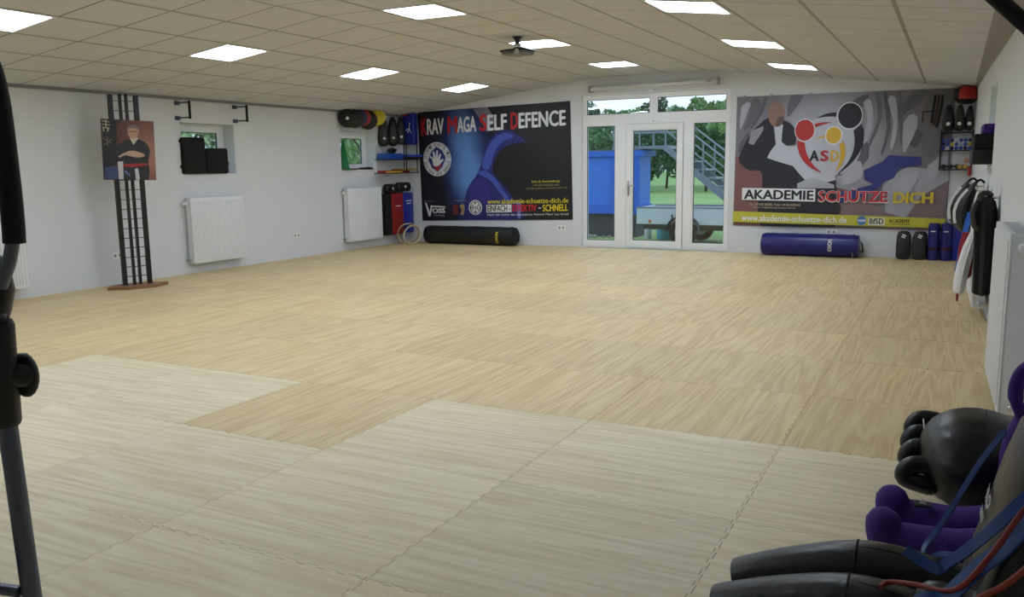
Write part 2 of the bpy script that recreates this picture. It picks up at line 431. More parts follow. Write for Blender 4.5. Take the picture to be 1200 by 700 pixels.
# ------------------------------------------------------------------ windows of the side walls
def side_window(name, xw, y0, y1, z0, z1, sgn, sill=True):
    """frame set in a niche of a wall that runs along Y; sgn=-1: outside is towards -X"""
    xf = xw+sgn*.20; g = G(); p = .07; d = .06
    for a, b, c, e in ((y0, y1, z0, z0+p), (y0, y1, z1-p, z1), (y0, y0+p, z0+p, z1-p), (y1-p, y1, z0+p, z1-p)):
        g.bb(min(xf, xf+sgn*d), max(xf, xf+sgn*d), a, b, c, e)
    w_ = struct(name, g, PVC)
    sash = G(); q = .045; xs = xf+sgn*.0
    for a, b, c, e in ((y0+p, y1-p, z0+p, z0+p+q), (y0+p, y1-p, z1-p-q, z1-p), (y0+p, y0+p+q, z0+p+q, z1-p-q), (y1-p-q, y1-p, z0+p+q, z1-p-q)):
        sash.bb(min(xs, xs+sgn*.05), max(xs, xs+sgn*.05), a, b, c, e)
    part('sash', sash, PVC, w_)
    sl = G(); x3 = xf+sgn*.02
    a0, a1, c0, c1 = y0+p+q, y1-p-q, z0+p+q, z1-p-q
    for a, b, c, e in ((a0, a1, c0, c0+.008), (a0, a1, c1-.008, c1), (a0, a0+.008, c0, c1), (a1-.008, a1, c0, c1)):
        sl.bb(min(x3, x3+sgn*.02), max(x3, x3+sgn*.02), a, b, c, e)
    part('seal', sl, SEAL, w_)
    part('pane', G().bb(xf+sgn*.03-.004, xf+sgn*.03+.004, a0, a1, c0, c1), GLASS, w_)
    if sill: part('window_sill', G().bb(min(xw, xf), max(xw, xf), y0, y1, z0-.001, z0+.012), PVC, w_)
    return w_
side_window('window_1', LX, *WIN_L[0], -1); side_window('window_2', LX, *WIN_L[1], -1); side_window('window_3', LX, *WIN_L[2], -1)
side_window('window_4', RX(9.78), 9.3, 10.25, 1.34, 2.13, 1)

# ------------------------------------------------------------------ glazed front with the door
y0, y1 = FY+.04, FY+.12
g = G(); fr = .05
def fbox(g, x0, x1, z0, z1, a=y0, b=y1): return g.bb(x0, x1, a, b, z0, z1)
fbox(g, DX0, DX0+fr, 0, DZ); fbox(g, DX1-fr, DX1, 0, DZ); fbox(g, DX0+fr, DX1-fr, DZ-fr, DZ); fbox(g, DX0+fr, DX1-fr, 2.055, 2.20)
fbox(g, -5.045, -4.865, 0, 2.055); fbox(g, -3.895, -3.755, 0, 2.055); fbox(g, -4.45, -4.36, 2.20, DZ-fr)
fbox(g, DX0+fr, -5.045, 0, .10); fbox(g, -3.755, DX1-fr, 0, .10)
fbox(g, -4.865, -3.895, 0, .018)
window_5 = struct('window_5', g, PVC, label='white framed glazed front around the glass door')
PANES = [(DX0+fr, -4.45, 2.20, DZ-fr), (-4.36, DX1-fr, 2.20, DZ-fr), (DX0+fr, -5.045, .10, 2.055), (-3.755, DX1-fr, .10, 2.055)]
def beads(name, x0, x1, z0, z1, parent):
    g = G(); t = .022
    for a, b, c, d in ((x0, x1, z0, z0+t), (x0, x1, z1-t, z1), (x0, x0+t, z0+t, z1-t), (x1-t, x1, z0+t, z1-t)): fbox(g, a, b, c, d, y0+.012, y0+.05)
    part(name, g, PVC, parent)
    g = G(); x0 += t; x1 -= t; z0 += t; z1 -= t; t = .007
    for a, b, c, d in ((x0, x1, z0, z0+t), (x0, x1, z1-t, z1), (x0, x0+t, z0+t, z1-t), (x1-t, x1, z0+t, z1-t)): fbox(g, a, b, c, d, y0+.022, y0+.045)
    part('seal', g, SEAL, parent)
    part('pane', G().bb(x0, x1, y0+.03, y0+.038, z0, z1), GLASS, parent)
for p_ in PANES: beads('glazing_bead', *p_, window_5)
g = G(); a, b, c, d, s_ = -4.855, -3.905, .03, 2.048, .085
for q in ((a, a+s_, c, d), (b-s_, b, c, d), (a+s_, b-s_, c, c+s_), (a+s_, b-s_, d-s_, d)): fbox(g, *q, y0-.015, y1-.02)
door_1 = struct('door_1', g, PVC, label='white framed glass door in the far wall')
y0 -= .0; beads('glazing_bead', a+s_, b-s_, c+s_, d-s_, door_1)
ha = part('door_handle', G().rbox((-4.815, FY+.018, 1.0), (.035, .012, .24), .005).tube([(-4.815, FY+.015, 1.05), (-4.815, FY-.04, 1.05), (-4.80, FY-.05, 1.05), (-4.69, FY-.05, 1.05)], .011, 10), STEEL, door_1, smooth=True)
part('lock_cylinder', G().lathe([(.012, 0), (.012, .02)], (-4.815, FY-.0, .94), 'y', 12), STEEL, door_1)
part('closer_knob', G().lathe([(.008, 0), (.008, .02)], (-4.40, FY+.02, 2.09), 'y', 10), BLACK, window_5)
# roller blind / projection screen case over the door
t = thing('screen_case', 'long pale metal projection screen case mounted above the glass door', 'screen', (-4.4, FY-.06, 2.60), rot=Matrix.Rotation(-.008, 3, 'Y'))
part('housing', G().rbox((0, 0, .045), (2.12, .09, .085), .03, 3), M('case_grey', (205, 206, 206), .22, .1), t, smooth=True)
for s_ in (-1, 1): part('end_cap', G().rbox((s_*1.068, 0, .045), (.022, .11, .115), .02), M('cap_grey', (150, 150, 152), .5), t)
part('pull_bar', G().rbox((0, -.02, -.004), (1.98, .03, .012), .004), WHITE, t)
part('wall_clip', G().rbox((-.02, .04, -.02), (.08, .04, .05), .005), WHITE, t)
part('maker_mark', G().box((.93, -.046, .05), (.09, .002, .018)), M('mark_grey', (110, 110, 112), .6), t)

# ------------------------------------------------------------------ printed banners
class Print:
    """flat print on a banner: local x right, z up, y towards the wall; art coordinates are (x, y down) on a sheet with four given corners"""
    def __init__(s, parent, W, H, corners):
        s.p, s.W, s.H, s.c = parent, W, H, corners; s.layer = 0
    def uv(s, x, y):
        (ax, ay), (bx, by), (cx, cy_), (dx, dy) = s.c; u = v = .5
        for _ in range(6):
            l = ax+(dx-ax)*v; r = bx+(cx-bx)*v; u = (x-l)/(r-l)
            t = ay+(by-ay)*u; b = dy+(cy_-dy)*u; v = (y-t)/(b-t)
        return u*s.W, (1-v)*s.H
    def y(s): s.layer += 1; return -.0022-.0007*s.layer
    def poly(s, name, pts, mat, curve=0, raw=False):
        P = [p if raw else s.uv(*p) for p in pts]; off = s.uv(*s.c[0])[0]
        if curve:
            P3 = [Vector((p[0], p[1], 0)) for p in P]; n = len(P3); out = []
            for i in range(n):
                a, b, c, d = P3[i-1], P3[i], P3[(i+1) % n], P3[(i+2) % n]
                for k in range(curve):
                    q = k/curve; out.append(.5*((2*b)+(c-a)*q+(2*a-5*b+4*c-d)*q*q+(3*b-a-3*c+d)*q**3))
            P = [(p.x, p.y) for p in out]
        P = [(min(max(p[0], off+.002), off+s.W-.002), min(max(p[1], .002), s.H-.002)) for p in P]
        y = s.y(); bm = bmesh.new(); vs = [bm.verts.new((p[0], y, p[1])) for p in P]
        f = bm.faces.new(vs); f.normal_update()
        if f.normal.y > 0: f.normal_flip()
        bmesh.ops.triangulate(bm, faces=[f]); me = bpy.data.meshes.new(name); bm.to_mesh(me); bm.free(); me.materials.append(mat)
        return link(bpy.data.objects.new(name, me), s.p)
    def disc(s, name, x, y, rx, ry, mat, n=40):
        return s.poly(name, [(x+rx*math.cos(2*PI*i/n), y+ry*math.sin(2*PI*i/n)) for i in range(n)], mat)
    def text(s, name, body, x0, x1, ytop, ybot, mat, bold=.0, tilt=None):
        """lettering filling the art box; x0,ytop left top ... tilt = y offset at the right end"""
        vs, fs, a, b, c, d = text_geo(body, bold); y = s.y(); tilt = tilt or 0
        out = []
        for v in vs:
            u = (v[0]-a)/(b-a); w_ = (v[1]-c)/(d-c)
            X, Z = s.uv(x0+(x1-x0)*u, ybot+(ytop-ybot)*w_+tilt*u); out.append((X, y-v[2], Z))
        g = G().add(out, fs); me = bpy.data.meshes.new(name); me.from_pydata(g.v, [], g.f); me.update(); me.materials.append(mat)
        return link(bpy.data.objects.new(name, me), s.p)
    def arc_text(s, name, body, cx, cy_, R, hgt, a0, a1, mat, flip=False):
        """letters round a ring; angles in degrees, clockwise from the top"""
        X0, Z0 = s.uv(cx, cy_); sc = abs(s.uv(cx+R, cy_)[0]-X0)/R; y = s.y(); V, F = [], []
        n = len(body)
        for i, ch in enumerate(body):
            if ch == ' ': continue
            an = math.radians(a0+(a1-a0)*(i+.5)/n); vs, fs, a, b, c, d = text_geo(ch, .02); o = len(V); wd = abs(math.radians(a1-a0))*R/n*.8
            for v in vs:
                lx = ((v[0]-a)/max(b-a, 1e-3)-.5)*wd; lz = ((v[1])/.72-.5)*hgt
                rr = R+(lz if not flip else -lz); ang = an+(lx/R if not flip else -lx/R)
                V.append((X0+rr*math.sin(ang)*sc, y-v[2], Z0+rr*math.cos(ang)*sc))
            F += [tuple(k+o for k in f) for f in fs]
        me = bpy.data.meshes.new(name); me.from_pydata(V, [], F); me.update(); me.materials.append(mat)
        return link(bpy.data.objects.new(name, me), s.p)
def ink(n, c): return M('ink_'+n, c, .55, var=.10, vscale=5)
def bez(p0, p1, p2, n=14): return [((1-t)**2*p0[0]+2*t*(1-t)*p1[0]+t*t*p2[0], (1-t)**2*p0[1]+2*t*(1-t)*p1[1]+t*t*p2[1]) for t in [i/n for i in range(n+1)]]
def glow_print(name, dark, mid, lightc, cx, cz, rx, rz, tilt=0):
    """printed backdrop: a soft patch of lighter ink round a centre"""
    m, n, p = base(name); N = n.nodes.new; L = n.links.new
    t = N('ShaderNodeTexCoord'); mp = N('ShaderNodeMapping'); mp.vector_type = 'TEXTURE'
    mp.inputs['Location'].default_value = (cx, 0, cz); mp.inputs['Rotation'].default_value = (0, tilt, 0); mp.inputs['Scale'].default_value = (rx, 1, rz); L(t.outputs['Object'], mp.inputs[0])
    sx = N('ShaderNodeSeparateXYZ'); L(mp.outputs[0], sx.inputs[0]); cb = N('ShaderNodeCombineXYZ'); L(sx.outputs[0], cb.inputs[0]); L(sx.outputs[2], cb.inputs[1])
    ln = N('ShaderNodeVectorMath'); ln.operation = 'LENGTH'; L(cb.outputs[0], ln.inputs[0])
    nz = N('ShaderNodeTexNoise'); nz.inputs['Scale'].default_value = 2.2; nz.inputs['Detail'].default_value = 4; L(t.outputs['Object'], nz.inputs[0])
    ad = N('ShaderNodeMath'); ad.operation = 'MULTIPLY_ADD'; ad.inputs[1].default_value = .5; L(nz.outputs[0], ad.inputs[0]); L(ln.outputs['Value'], ad.inputs[2])
    r = N('ShaderNodeValToRGB'); e = r.color_ramp.elements; e[0].position = .35; e[0].color = srgb(*lightc); e[1].position = 1.3; e[1].color = srgb(*dark)
    q = r.color_ramp.elements.new(.75); q.color = srgb(*mid); e[-1].position = 1.0
    sc = N('ShaderNodeMath'); sc.operation = 'MULTIPLY'; sc.inputs[1].default_value = .72; L(ad.outputs[0], sc.inputs[0]); L(sc.outputs[0], r.inputs[0]); L(r.outputs[0], p.inputs['Base Color'])
    p.inputs['Roughness'].default_value = .5; MATS[name] = m; return m
IW, IK, IR, IY = ink('white', (226, 228, 232)), ink('black', (18, 18, 24)), ink('red', (188, 30, 36)), ink('yellow', (222, 204, 60))
# ---- dark blue banner, far wall left
B1W, B1H = 3.07, 2.0
b1 = thing('wall_banner', 'large dark blue printed banner with a hooded figure left of the glass door', 'banner', (-8.875, FY-.012, .40), rot=Matrix.Rotation(-.022, 3, 'Y'))
part('sheet', G().bb(0, B1W, -.002, .01, 0, B1H), glow_print('blue_backdrop', (16, 17, 32), (26, 38, 96), (92, 138, 205), 1.02, 1.02, .52, 1.5, -.12), b1)
pr = Print(b1, B1W, B1H, [(45, 110), (667, 65), (673, 552), (57, 553)])
pr.poly('print_shape', [(285, 96), (350, 88), (372, 140), (340, 190), (315, 140)], ink('greyrose', (120, 112, 128)))
pr.poly('print_shape', [(345, 88), (660, 68), (668, 545), (560, 550), (500, 400), (470, 210), (400, 180), (370, 130)], ink('nearblack', (17, 17, 24)))
pr.poly('hooded_figure', [(240, 548), (246, 455), (265, 405), (300, 358), (318, 310), (340, 242), (372, 200), (415, 180), (460, 196), (497, 232), (450, 240), (420, 300), (400, 370), (430, 440), (468, 500), (478, 548)], ink('hood_blue', (34, 38, 112)), 3)
pr.poly('print_shape', [(318, 330), (342, 255), (374, 212), (415, 192), (450, 208), (405, 228), (370, 275), (348, 340)], ink('hood_light', (62, 84, 172)), 3)
pr.poly('print_shape', [(300, 358), (332, 348), (372, 378), (402, 425), (432, 470), (420, 476), (385, 430), (350, 385)], ink('hood_light', (62, 84, 172)), 3)
pr.poly('print_shape', [(262, 420), (290, 385), (320, 380), (345, 420), (350, 500), (300, 470), (275, 500)], ink('hood_violet', (48, 42, 128)), 3)
pr.poly('print_shape', [(455, 236), (500, 234), (560, 275), (590, 390), (560, 470), (455, 450), (385, 385), (362, 345), (380, 285), (415, 250)], ink('hood_dark', (13, 13, 18)), 3)
pr.poly('print_shape', [(455, 470), (475, 480), (472, 548), (462, 548)], ink('hood_pale', (110, 120, 190)))
TT = [('K', 60, 86, IR), ('RAV', 86, 160, IW), ('M', 176, 218, IR), ('AGA', 218, 298, IW), ('S', 312, 342, IR), ('ELF', 344, 424, IW), ('D', 438, 468, IR), ('EFENCE', 470, 652, IW)]
for s_, xa, xb, m_ in TT:
    def top(x): return 138-(x-60)*38/592
    big = len(s_) == 1
    ya, yb = top(xa)-(4 if big else 0), top(xa)+66-(xa-60)*.004
    pr.text('lettering', s_, xa, xb, ya, yb, m_, .035, tilt=top(xb)-top(xa))
pr.disc('emblem_ring', 129, 300, 61, 70, IW); pr.disc('emblem_ring', 129, 300, 44, 50, ink('pale', (205, 210, 220)))
pr.poly('emblem_diamond', [(127, 249), (166, 293), (130, 352), (90, 303)], ink('emblem_blue', (30, 50, 120)), 2)
pr.poly('emblem_diamond', [(152, 316), (130, 352), (108, 322), (130, 332)], ink('emblem_red', (170, 40, 44)))
pr.poly('emblem_hand', [(112, 326), (108, 300), (96, 292), (100, 286), (114, 296), (110, 270), (117, 268), (123, 292), (127, 264), (134, 265), (132, 294), (142, 276), (148, 280), (140, 304), (154, 298), (157, 304), (140, 322), (128, 330)], IW)
pr.arc_text('lettering', 'AKADEMIE SCHÜTZE DICH', 129, 300, 53, 13, -88, 88, ink('navy', (24, 26, 60)))
pr.arc_text('lettering', 'KRAV MAGA SELF DEFENCE', 129, 300, 53, 13, 262, 98, ink('navy', (24, 26, 60)), True)
pr.text('lettering', 'Info & Anmeldung:', 520, 628, 389, 400, IY, .01, -3)
pr.text('lettering', '+49 000 0000000 oder', 524, 626, 404, 413, ink('dimyellow', (150, 142, 80)), 0, -3)
pr.text('lettering', 'info@akademie-schuetze-dich.de', 498, 655, 417, 427, ink('dimyellow', (150, 142, 80)), 0, -4)
pr.text('lettering', 'www.akademie-schuetze-dich.de', 340, 659, 464, 485, IY, .012, -4)
pr.poly('lettering_box', [(336, 489), (438, 487), (438, 519), (336, 520)], IW)
pr.text('lettering', 'EINFACH -', 340, 434, 491, 517, IK, .03, -1)
pr.text('lettering', 'EFFEKTIV', 442, 538, 489, 517, ink('brightred', (205, 36, 42)), .03, -1)
pr.text('lettering', '-', 545, 555, 500, 505, IW, .03)
pr.text('lettering', 'SCHNELL', 561, 658, 488, 517, ink('brightyellow', (228, 206, 40)), .03, -2)
pr.text('lettering', 'Nach der Lehre des legendären Amnon Maor aus Israel', 340, 659, 525, 537, IW, 0, -2)
pr.text('lettering', 'in Kooperation mit', 70, 117, 470, 475, ink('grey', (170, 172, 178)), 0)
pr.poly('logo_stroke', [(72, 478), (80, 480), (92, 518), (98, 490), (162, 494), (162, 499), (104, 497), (96, 535), (88, 535)], IW)
pr.text('lettering', 'OSS', 104, 161, 502, 522, IW, .05); pr.text('lettering', 'Training', 112, 158, 527, 537, ink('grey', (170, 172, 178)), 0)
pr.text('lettering', 'in Kooperation mit', 198, 254, 468, 473, ink('grey', (170, 172, 178)), 0)
pr.poly('logo_block', [(196, 488), (218, 488), (218, 528), (196, 528)], ink('dimred', (110, 28, 34)))
pr.poly('logo_lion', [(224, 492), (240, 484), (246, 500), (240, 530), (226, 528), (232, 510)], ink('tan', (150, 132, 100)), 2)
pr.disc('logo_ring', 291, 499, 28, 31, IW, 28); pr.disc('logo_ring', 291, 499, 24, 27, IK, 28); pr.disc('logo_ring', 291, 499, 21, 24, IW, 28)
for q in range(6): pr.disc('logo_dot', 291+15*math.cos(q*PI/3+.5), 499+18*math.sin(q*PI/3+.5), 4, 4.4, IK, 10)
pr.poly('logo_bar', [(270, 491), (312, 490), (312, 508), (270, 509)], IW); pr.text('lettering', 'BFSD', 270, 312, 493, 507, IK, .02)

# ---- grey banner, far wall right
B2W, B2H = 2.99, 1.975
b2 = thing('wall_banner', 'large grey printed banner of martial arts fighters right of the glass door', 'banner', (-3.065, FY-.012, .425), rot=Matrix.Rotation(.006, 3, 'Y'))
part('sheet', G().bb(0, B2W, -.002, .01, 0, B2H), glow_print('grey_backdrop', (122, 120, 128), (150, 150, 160), (182, 184, 194), 1.3, 1.15, 1.0, .9), b2)
pr = Print(b2, B2W, B2H, [(40, 75), (832, 50), (830, 566), (36, 555)])
rose = ink('rosebrown', (128, 88, 88)); dkn = ink('uniform', (34, 36, 48)); clo = ink('cloth', (168, 170, 182)); fold = ink('fold', (104, 104, 114))
pr.poly('print_shape', [(40, 290), (150, 330), (330, 380), (520, 430), (600, 500), (600, 562), (38, 555)], rose)
pr.poly('print_shape', [(440, 480), (520, 420), (620, 500), (760, 400), (829, 370), (829, 565), (440, 560)], ink('roselight', (132, 112, 116)))
pr.poly('print_shape', [(620, 500), (600, 380), (690, 330), (760, 340), (820, 250), (829, 380), (740, 440), (690, 520)], clo)
pr.poly('print_shape', [(742, 60), (830, 52), (830, 250), (770, 300), (735, 290), (720, 180)], ink('clothdim', (112, 110, 116)))
for pts in ([(560, 66), (575, 66), (590, 150), (555, 250), (545, 250), (575, 150)], [(640, 62), (650, 62), (664, 180), (660, 260), (650, 180)], [(690, 60), (745, 58), (700, 120), (640, 130)], [(100, 90), (118, 78), (150, 120), (120, 160), (70, 200), (90, 140)], [(250, 72), (300, 70), (270, 120), (240, 150)]):
    pr.poly('cloth_fold', pts, fold, 2)
fl2 = ink('fold_thin', (92, 92, 104)); fl3 = ink('fold_pale', (176, 178, 190))
for pts in ([(480, 95), (520, 72), (540, 76), (505, 130)], [(150, 82), (160, 80), (140, 140), (105, 190), (98, 186), (130, 138)], [(590, 70), (602, 68), (620, 190), (600, 280), (592, 280), (608, 190)], [(670, 90), (720, 70), (690, 110), (660, 150)], [(700, 200), (735, 210), (715, 260), (690, 250)], [(60, 240), (95, 200), (80, 260), (50, 280)], [(520, 260), (540, 230), (548, 300), (500, 340)]): pr.poly('cloth_fold', pts, fl2, 2)
for pts in ([(520, 100), (545, 90), (560, 160), (540, 240), (525, 240), (538, 160)], [(605, 90), (632, 80), (645, 180), (635, 260), (622, 260), (630, 170)], [(665, 170), (700, 140), (715, 180), (680, 270), (668, 270)], [(60, 110), (95, 95), (85, 130), (55, 200)], [(755, 330), (810, 290), (822, 320), (770, 380)], [(470, 330), (520, 310), (530, 370), (460, 400)], [(640, 400), (700, 350), (730, 360), (690, 440), (660, 450)]): pr.poly('cloth_fold', pts, fl3, 2)
pr.poly('print_shape', [(620, 290), (730, 296), (735, 325), (660, 338), (640, 372), (580, 400), (538, 380), (535, 345), (600, 312)], ink('belt', (52, 58, 130)))
pr.poly('print_shape', [(560, 400), (615, 380), (590, 410), (540, 440), (440, 470), (445, 430)], ink('belt', (52, 58, 130)))
# the standing man: jacket, trousers, head
pr.poly('printed_figure', [(170, 150), (228, 160), (272, 190), (275, 250), (230, 255), (232, 300), (320, 330), (420, 350), (436, 410), (438, 556), (150, 556), (152, 400), (142, 346), (100, 346), (58, 318), (60, 280), (100, 210), (135, 175)], dkn, 2)
pr.poly('print_shape', [(190, 180), (226, 178), (222, 240), (270, 260), (330, 250), (400, 330), (436, 380), (330, 392), (270, 330), (168, 300), (200, 250)], ink('gi_white', (190, 192, 204)), 2)
pr.poly('print_shape', [(288, 395), (340, 372), (428, 398), (430, 412), (290, 412)], clo)
pr.poly('printed_head', [(168, 110), (190, 92), (215, 100), (230, 125), (226, 160), (212, 182), (190, 184), (174, 168), (166, 140)], ink('skin', (146, 116, 104)), 3)
pr.poly('print_shape', [(206, 150), (229, 148), (226, 170), (212, 183), (196, 182)], ink('beard', (100, 84, 80)), 2)
pr.poly('print_shape', [(102, 200), (150, 182), (150, 196), (128, 230), (112, 252), (92, 246)], ink('patch', (150, 150, 160)))
# the ASD emblem
pr.disc('emblem_glow', 405, 255, 118, 112, ink('paper', (186, 188, 200)))
blk, red, gld = ink('logo_black', (26, 28, 40)), ink('logo_red', (176, 44, 44)), ink('logo_gold', (208, 168, 56))
pr.disc('emblem_head', 475, 146, 47, 50, IW); pr.disc('emblem_head', 475, 146, 43, 46, blk); pr.disc('emblem_head', 310, 198, 39, 42, IW); pr.disc('emblem_head', 310, 198, 36, 39, red); pr.disc('emblem_head', 419, 217, 32, 34, IW); pr.disc('emblem_head', 419, 217, 28, 30, gld)
pr.poly('emblem_arm', bez((518, 178), (556, 280), (440, 360))+bez((440, 356), (515, 290), (490, 200)), blk)
pr.poly('emblem_arm', bez((284, 236), (282, 320), (378, 355))+bez((376, 350), (318, 310), (312, 244)), red)
pr.poly('emblem_arm', bez((456, 238), (482, 300), (432, 352))+bez((432, 348), (456, 290), (440, 252)), gld)
pr.poly('emblem_arm', bez((350, 156), (390, 132), (426, 134))+bez((424, 150), (390, 146), (350, 156)), blk)
pr.poly('emblem_arm', bez((346, 176), (376, 166), (410, 170))+bez((410, 171), (380, 176), (350, 188)), red)
pr.poly('emblem_arm', bez((350, 232), (370, 220), (388, 216))+bez((388, 224), (370, 228), (350, 232)), gld)
pr.text('lettering', 'A', 332, 368, 272, 312, blk, .05); pr.text('lettering', 'S', 372, 404, 272, 312, red, .05); pr.text('lettering', 'D', 410, 442, 272, 312, gld, .05)
pr.poly('lettering_box', [(72, 412), (360, 415), (360, 462), (72, 457)], IW)
pr.text('lettering', 'AKADEMIE', 80, 354, 418, 454, ink('navyblack', (24, 26, 40)), .035, 2)
pr.text('lettering', 'SCHÜTZE', 370, 628, 410, 464, IW, .05, 2); pr.text('lettering', 'SCHÜTZE', 372, 625, 412, 461, ink('signred', (200, 36, 44)), .025, 2)
pr.text('lettering', 'DICH', 644, 782, 424, 466, ink('signyellow', (214, 190, 60)), .045, 0)
pr.text('lettering', 'Tel.: +49 0000 000000 / Mobil: +49 000 00000000', 104, 305, 469, 478, ink('straw', (196, 180, 140)), 0, 2)
pr.text('lettering', 'Email: info@akademie-schuetze-dich.de', 122, 286, 481, 489, ink('straw', (196, 180, 140)), 0, 2)
pr.poly('print_band', [(37, 500), (828, 520), (829, 556), (37, 541)], ink('olive', (196, 190, 66)))
pr.text('lettering', 'www.akademie-schuetze-dich.de', 72, 482, 512, 536, IW, .02, 6)
pr.disc('logo_disc', 536, 531, 17, 17, ink('logoblue', (70, 130, 190)), 24); pr.poly('logo_bar', [(522, 527), (550, 527), (550, 535), (522, 535)], ink('logopale', (200, 214, 230)))
pr.poly('lettering_box', [(560, 519), (620, 520), (620, 548), (560, 547)], ink('boxpale', (216, 216, 200)))
pr.text('lettering', 'BfSD', 565, 615, 522, 543, ink('navyblack', (24, 26, 40)), .02)
pr.text('lettering', 'ACADEMY', 634, 708, 524, 538, ink('navyblack', (24, 26, 40)), .02); pr.text('lettering', 'deutschland', 640, 706, 540, 545, ink('navyblack', (24, 26, 40)), 0)
for q in (.12, .51, 1.08, 1.5): part('eyelet_hook', G().rbox((q, .0, B2H+.012), (.05, .02, .02), .004), STEEL, b2)

# ------------------------------------------------------------------ radiators
def radiator(label, L, H, D, loc, rotz, group='wall radiators', valve=-1):
    """local: x along the wall, y=0 wall side, -y into the room"""
    t = thing('radiator', label, 'radiator', loc, rotz, group)
    part('front_panel', G().rbox((0, -D+.01, H/2), (L, .02, H), .006), WHITE, t, smooth=True)
    g = G(); n = int(L/.035)
    for i in range(n):
        x = -L/2+.03+i*(L-.06)/(n-1); g.rbox((x, -D-.003, H/2), (.014, .01, H-.08), .004, 1)
    part('convector_ribs', g, WHITE, t)
    part('back_panel', G().rbox((0, -.035, H/2), (L-.01, .02, H-.01), .006), WHITE, t)
    for s in (-1, 1): part('side_cover', G().rbox((s*(L/2-.004), -D/2-.008, H/2), (.008, D-.03, H-.004), .003, 1), WHITE, t)
    g = G()
    for i in range(int(L/.03)): g.box((-L/2+.02+i*.03, -D/2-.008, H-.004), (.008, D-.04, .006))
    g.box((0, -D+.024, H-.004), (L-.02, .008, .008)).box((0, -.022, H-.004), (L-.02, .008, .008)); part('top_grille', g, WHITE, t)
    v = part('thermostat_valve', G().lathe([(.016, 0), (.024, .01), (.026, .06), (.02, .075)], (valve*(L/2+.01), -D/2-.01, H-.07), 'x', 14, ) if valve > 0 else G().lathe([(.016, 0), (.024, -.01), (.026, -.06), (.02, -.075)], (valve*(L/2+.01), -D/2-.01, H-.07), 'x', 14), WHITE, t, smooth=True)
    part('valve_body', G().tube([(valve*(L/2-.02), -D/2-.01, H-.07), (valve*(L/2+.015), -D/2-.01, H-.07)], .012, 10).tube([(valve*(L/2+.03), -D/2-.01, H-.07), (valve*(L/2+.03), 0, H-.07)], .01, 8), CHROME, t, smooth=True)
    part('return_valve', G().tube([(valve*(L/2-.02), -D/2-.01, .05), (valve*(L/2+.03), -D/2-.01, .05), (valve*(L/2+.03), 0, .05)], .012, 10).ball((valve*(L/2+.03), -D/2-.01, .05), .02), CHROME, t, smooth=True)
    for s in (-1, 1): part('wall_bracket', G().rbox((s*L*.3, -.012, H*.5), (.03, .026, H*.8), .003, 1), WHITE, t)
    return t
radiator('white panel radiator at the left edge of the picture', .95, .90, .12, (LX+.006, 5.40, .13), -PI/2*-1, valve=-1)
radiator('white panel radiator beneath the black pads on the window sill', .96, .885, .12, (LX+.006, 8.70, .14), PI/2, valve=-1)
radiator('white panel radiator beneath the green cone window', .96, .905, .12, (LX+.006, 12.06, .15), PI/2, valve=-1)
radiator('white panel radiator on the right wall, nearest the camera', 1.0, .95, .14, (RX(5.5)-.004, 5.5, .075), -PI/2+.0247, valve=1)
radiator('white panel radiator on the right wall below the hanging clothes', 1.1, .90, .12, (RX(9.0)-.004, 9.0, .10), -PI/2+.0247, valve=1)
# wall sockets
def socket(label, loc, rotz):
    t = thing('wall_socket', label, 'socket', loc, rotz, 'double wall sockets')
    part('plate', G().rbox((0, -.006, 0), (.155, .012, .082), .006), PVC, t)
    for s in (-1, 1): part('socket_insert', G().lathe([(.021, -.0135), (.021, -.004)], (s*.036, 0, 0), 'y', 16), M('socket_grey', (150, 152, 155), .5), t)
socket('double wall socket behind the picture tower', (LX, 7.12, .36), PI/2)
socket('double wall socket between the two left radiators', (LX, 10.4, .355), PI/2)
socket('double wall socket just left of the glass door', (-6.02, FY, .325), 0)
socket('double wall socket above the blue punching bag', (-1.6, FY, .355), 0)

# ------------------------------------------------------------------ picture tower on the left
n_ang = math.radians(70)
t = thing('display_tower', 'black slatted display tower on a brown board beside the left wall', 'display stand', (-8.74, 7.02, 0), n_ang)
def hexa(r, z0, z1, sx=1): return G().loft([[(r*sx*math.cos(a), r*math.sin(a), z) for a in [k*PI/3 for k in range(6)]] for z in (z0, z1)])
g = G().loft([[(x*k, y*k, z) for x, y in ((-.36, -.02), (-.17, -.17), (.17, -.17), (.36, -.02), (.2, .17), (-.2, .17))] for z, k in ((0, 1), (.03, 1), (.036, .985))])
part('base_board', g, WOODB, t)
for x, wdt in ((-.145, .05), (-.035, .028), (.035, .028), (.145, .05)):
    part('post', G().rbox((x, 0, 1.125+.03), (wdt, .05, 2.25 if abs(x) > .1 else 2.27), .004), BLACK, t)
for k in range(19): part('rung', G().tube([(-.12, -.012, .14+k*.115), (.12, -.012, .14+k*.115)], .004, 6).tube([(-.12, .012, .14+k*.115), (.12, .012, .14+k*.115)], .004, 6), M('dark_wire', (70, 74, 82), .4, .5), t)
ps = thing('portrait_poster', 'portrait poster of a man in a black martial arts jacket with crossed arms', 'poster', (-8.74+.04*math.sin(n_ang), 7.02-.04*math.cos(n_ang), 1.29), rot=Matrix.Rotation(n_ang, 3, 'Z') @ Matrix.Rotation(.03, 3, 'Y'))
PW, PH = .60, .70
part('sheet', G().bb(-PW/2, PW/2, -.004, .008, 0, PH), glow_print('maroon_backdrop', (70, 36, 32), (104, 58, 48), (150, 104, 84), .22, .3, .35, .5), ps)
class Off(Print):
    def uv(s, x, y): u, v = Print.uv(s, x, y); return u-PW/2, v
pr = Off(ps, PW, PH, [(55, 203), (362, 205), (388, 640), (82, 648)]); pr.layer = 3
pr.poly('print_strip', [(56, 204), (145, 204), (150, 400), (165, 520), (90, 560), (82, 640)], ink('stripblack', (24, 22, 26)))
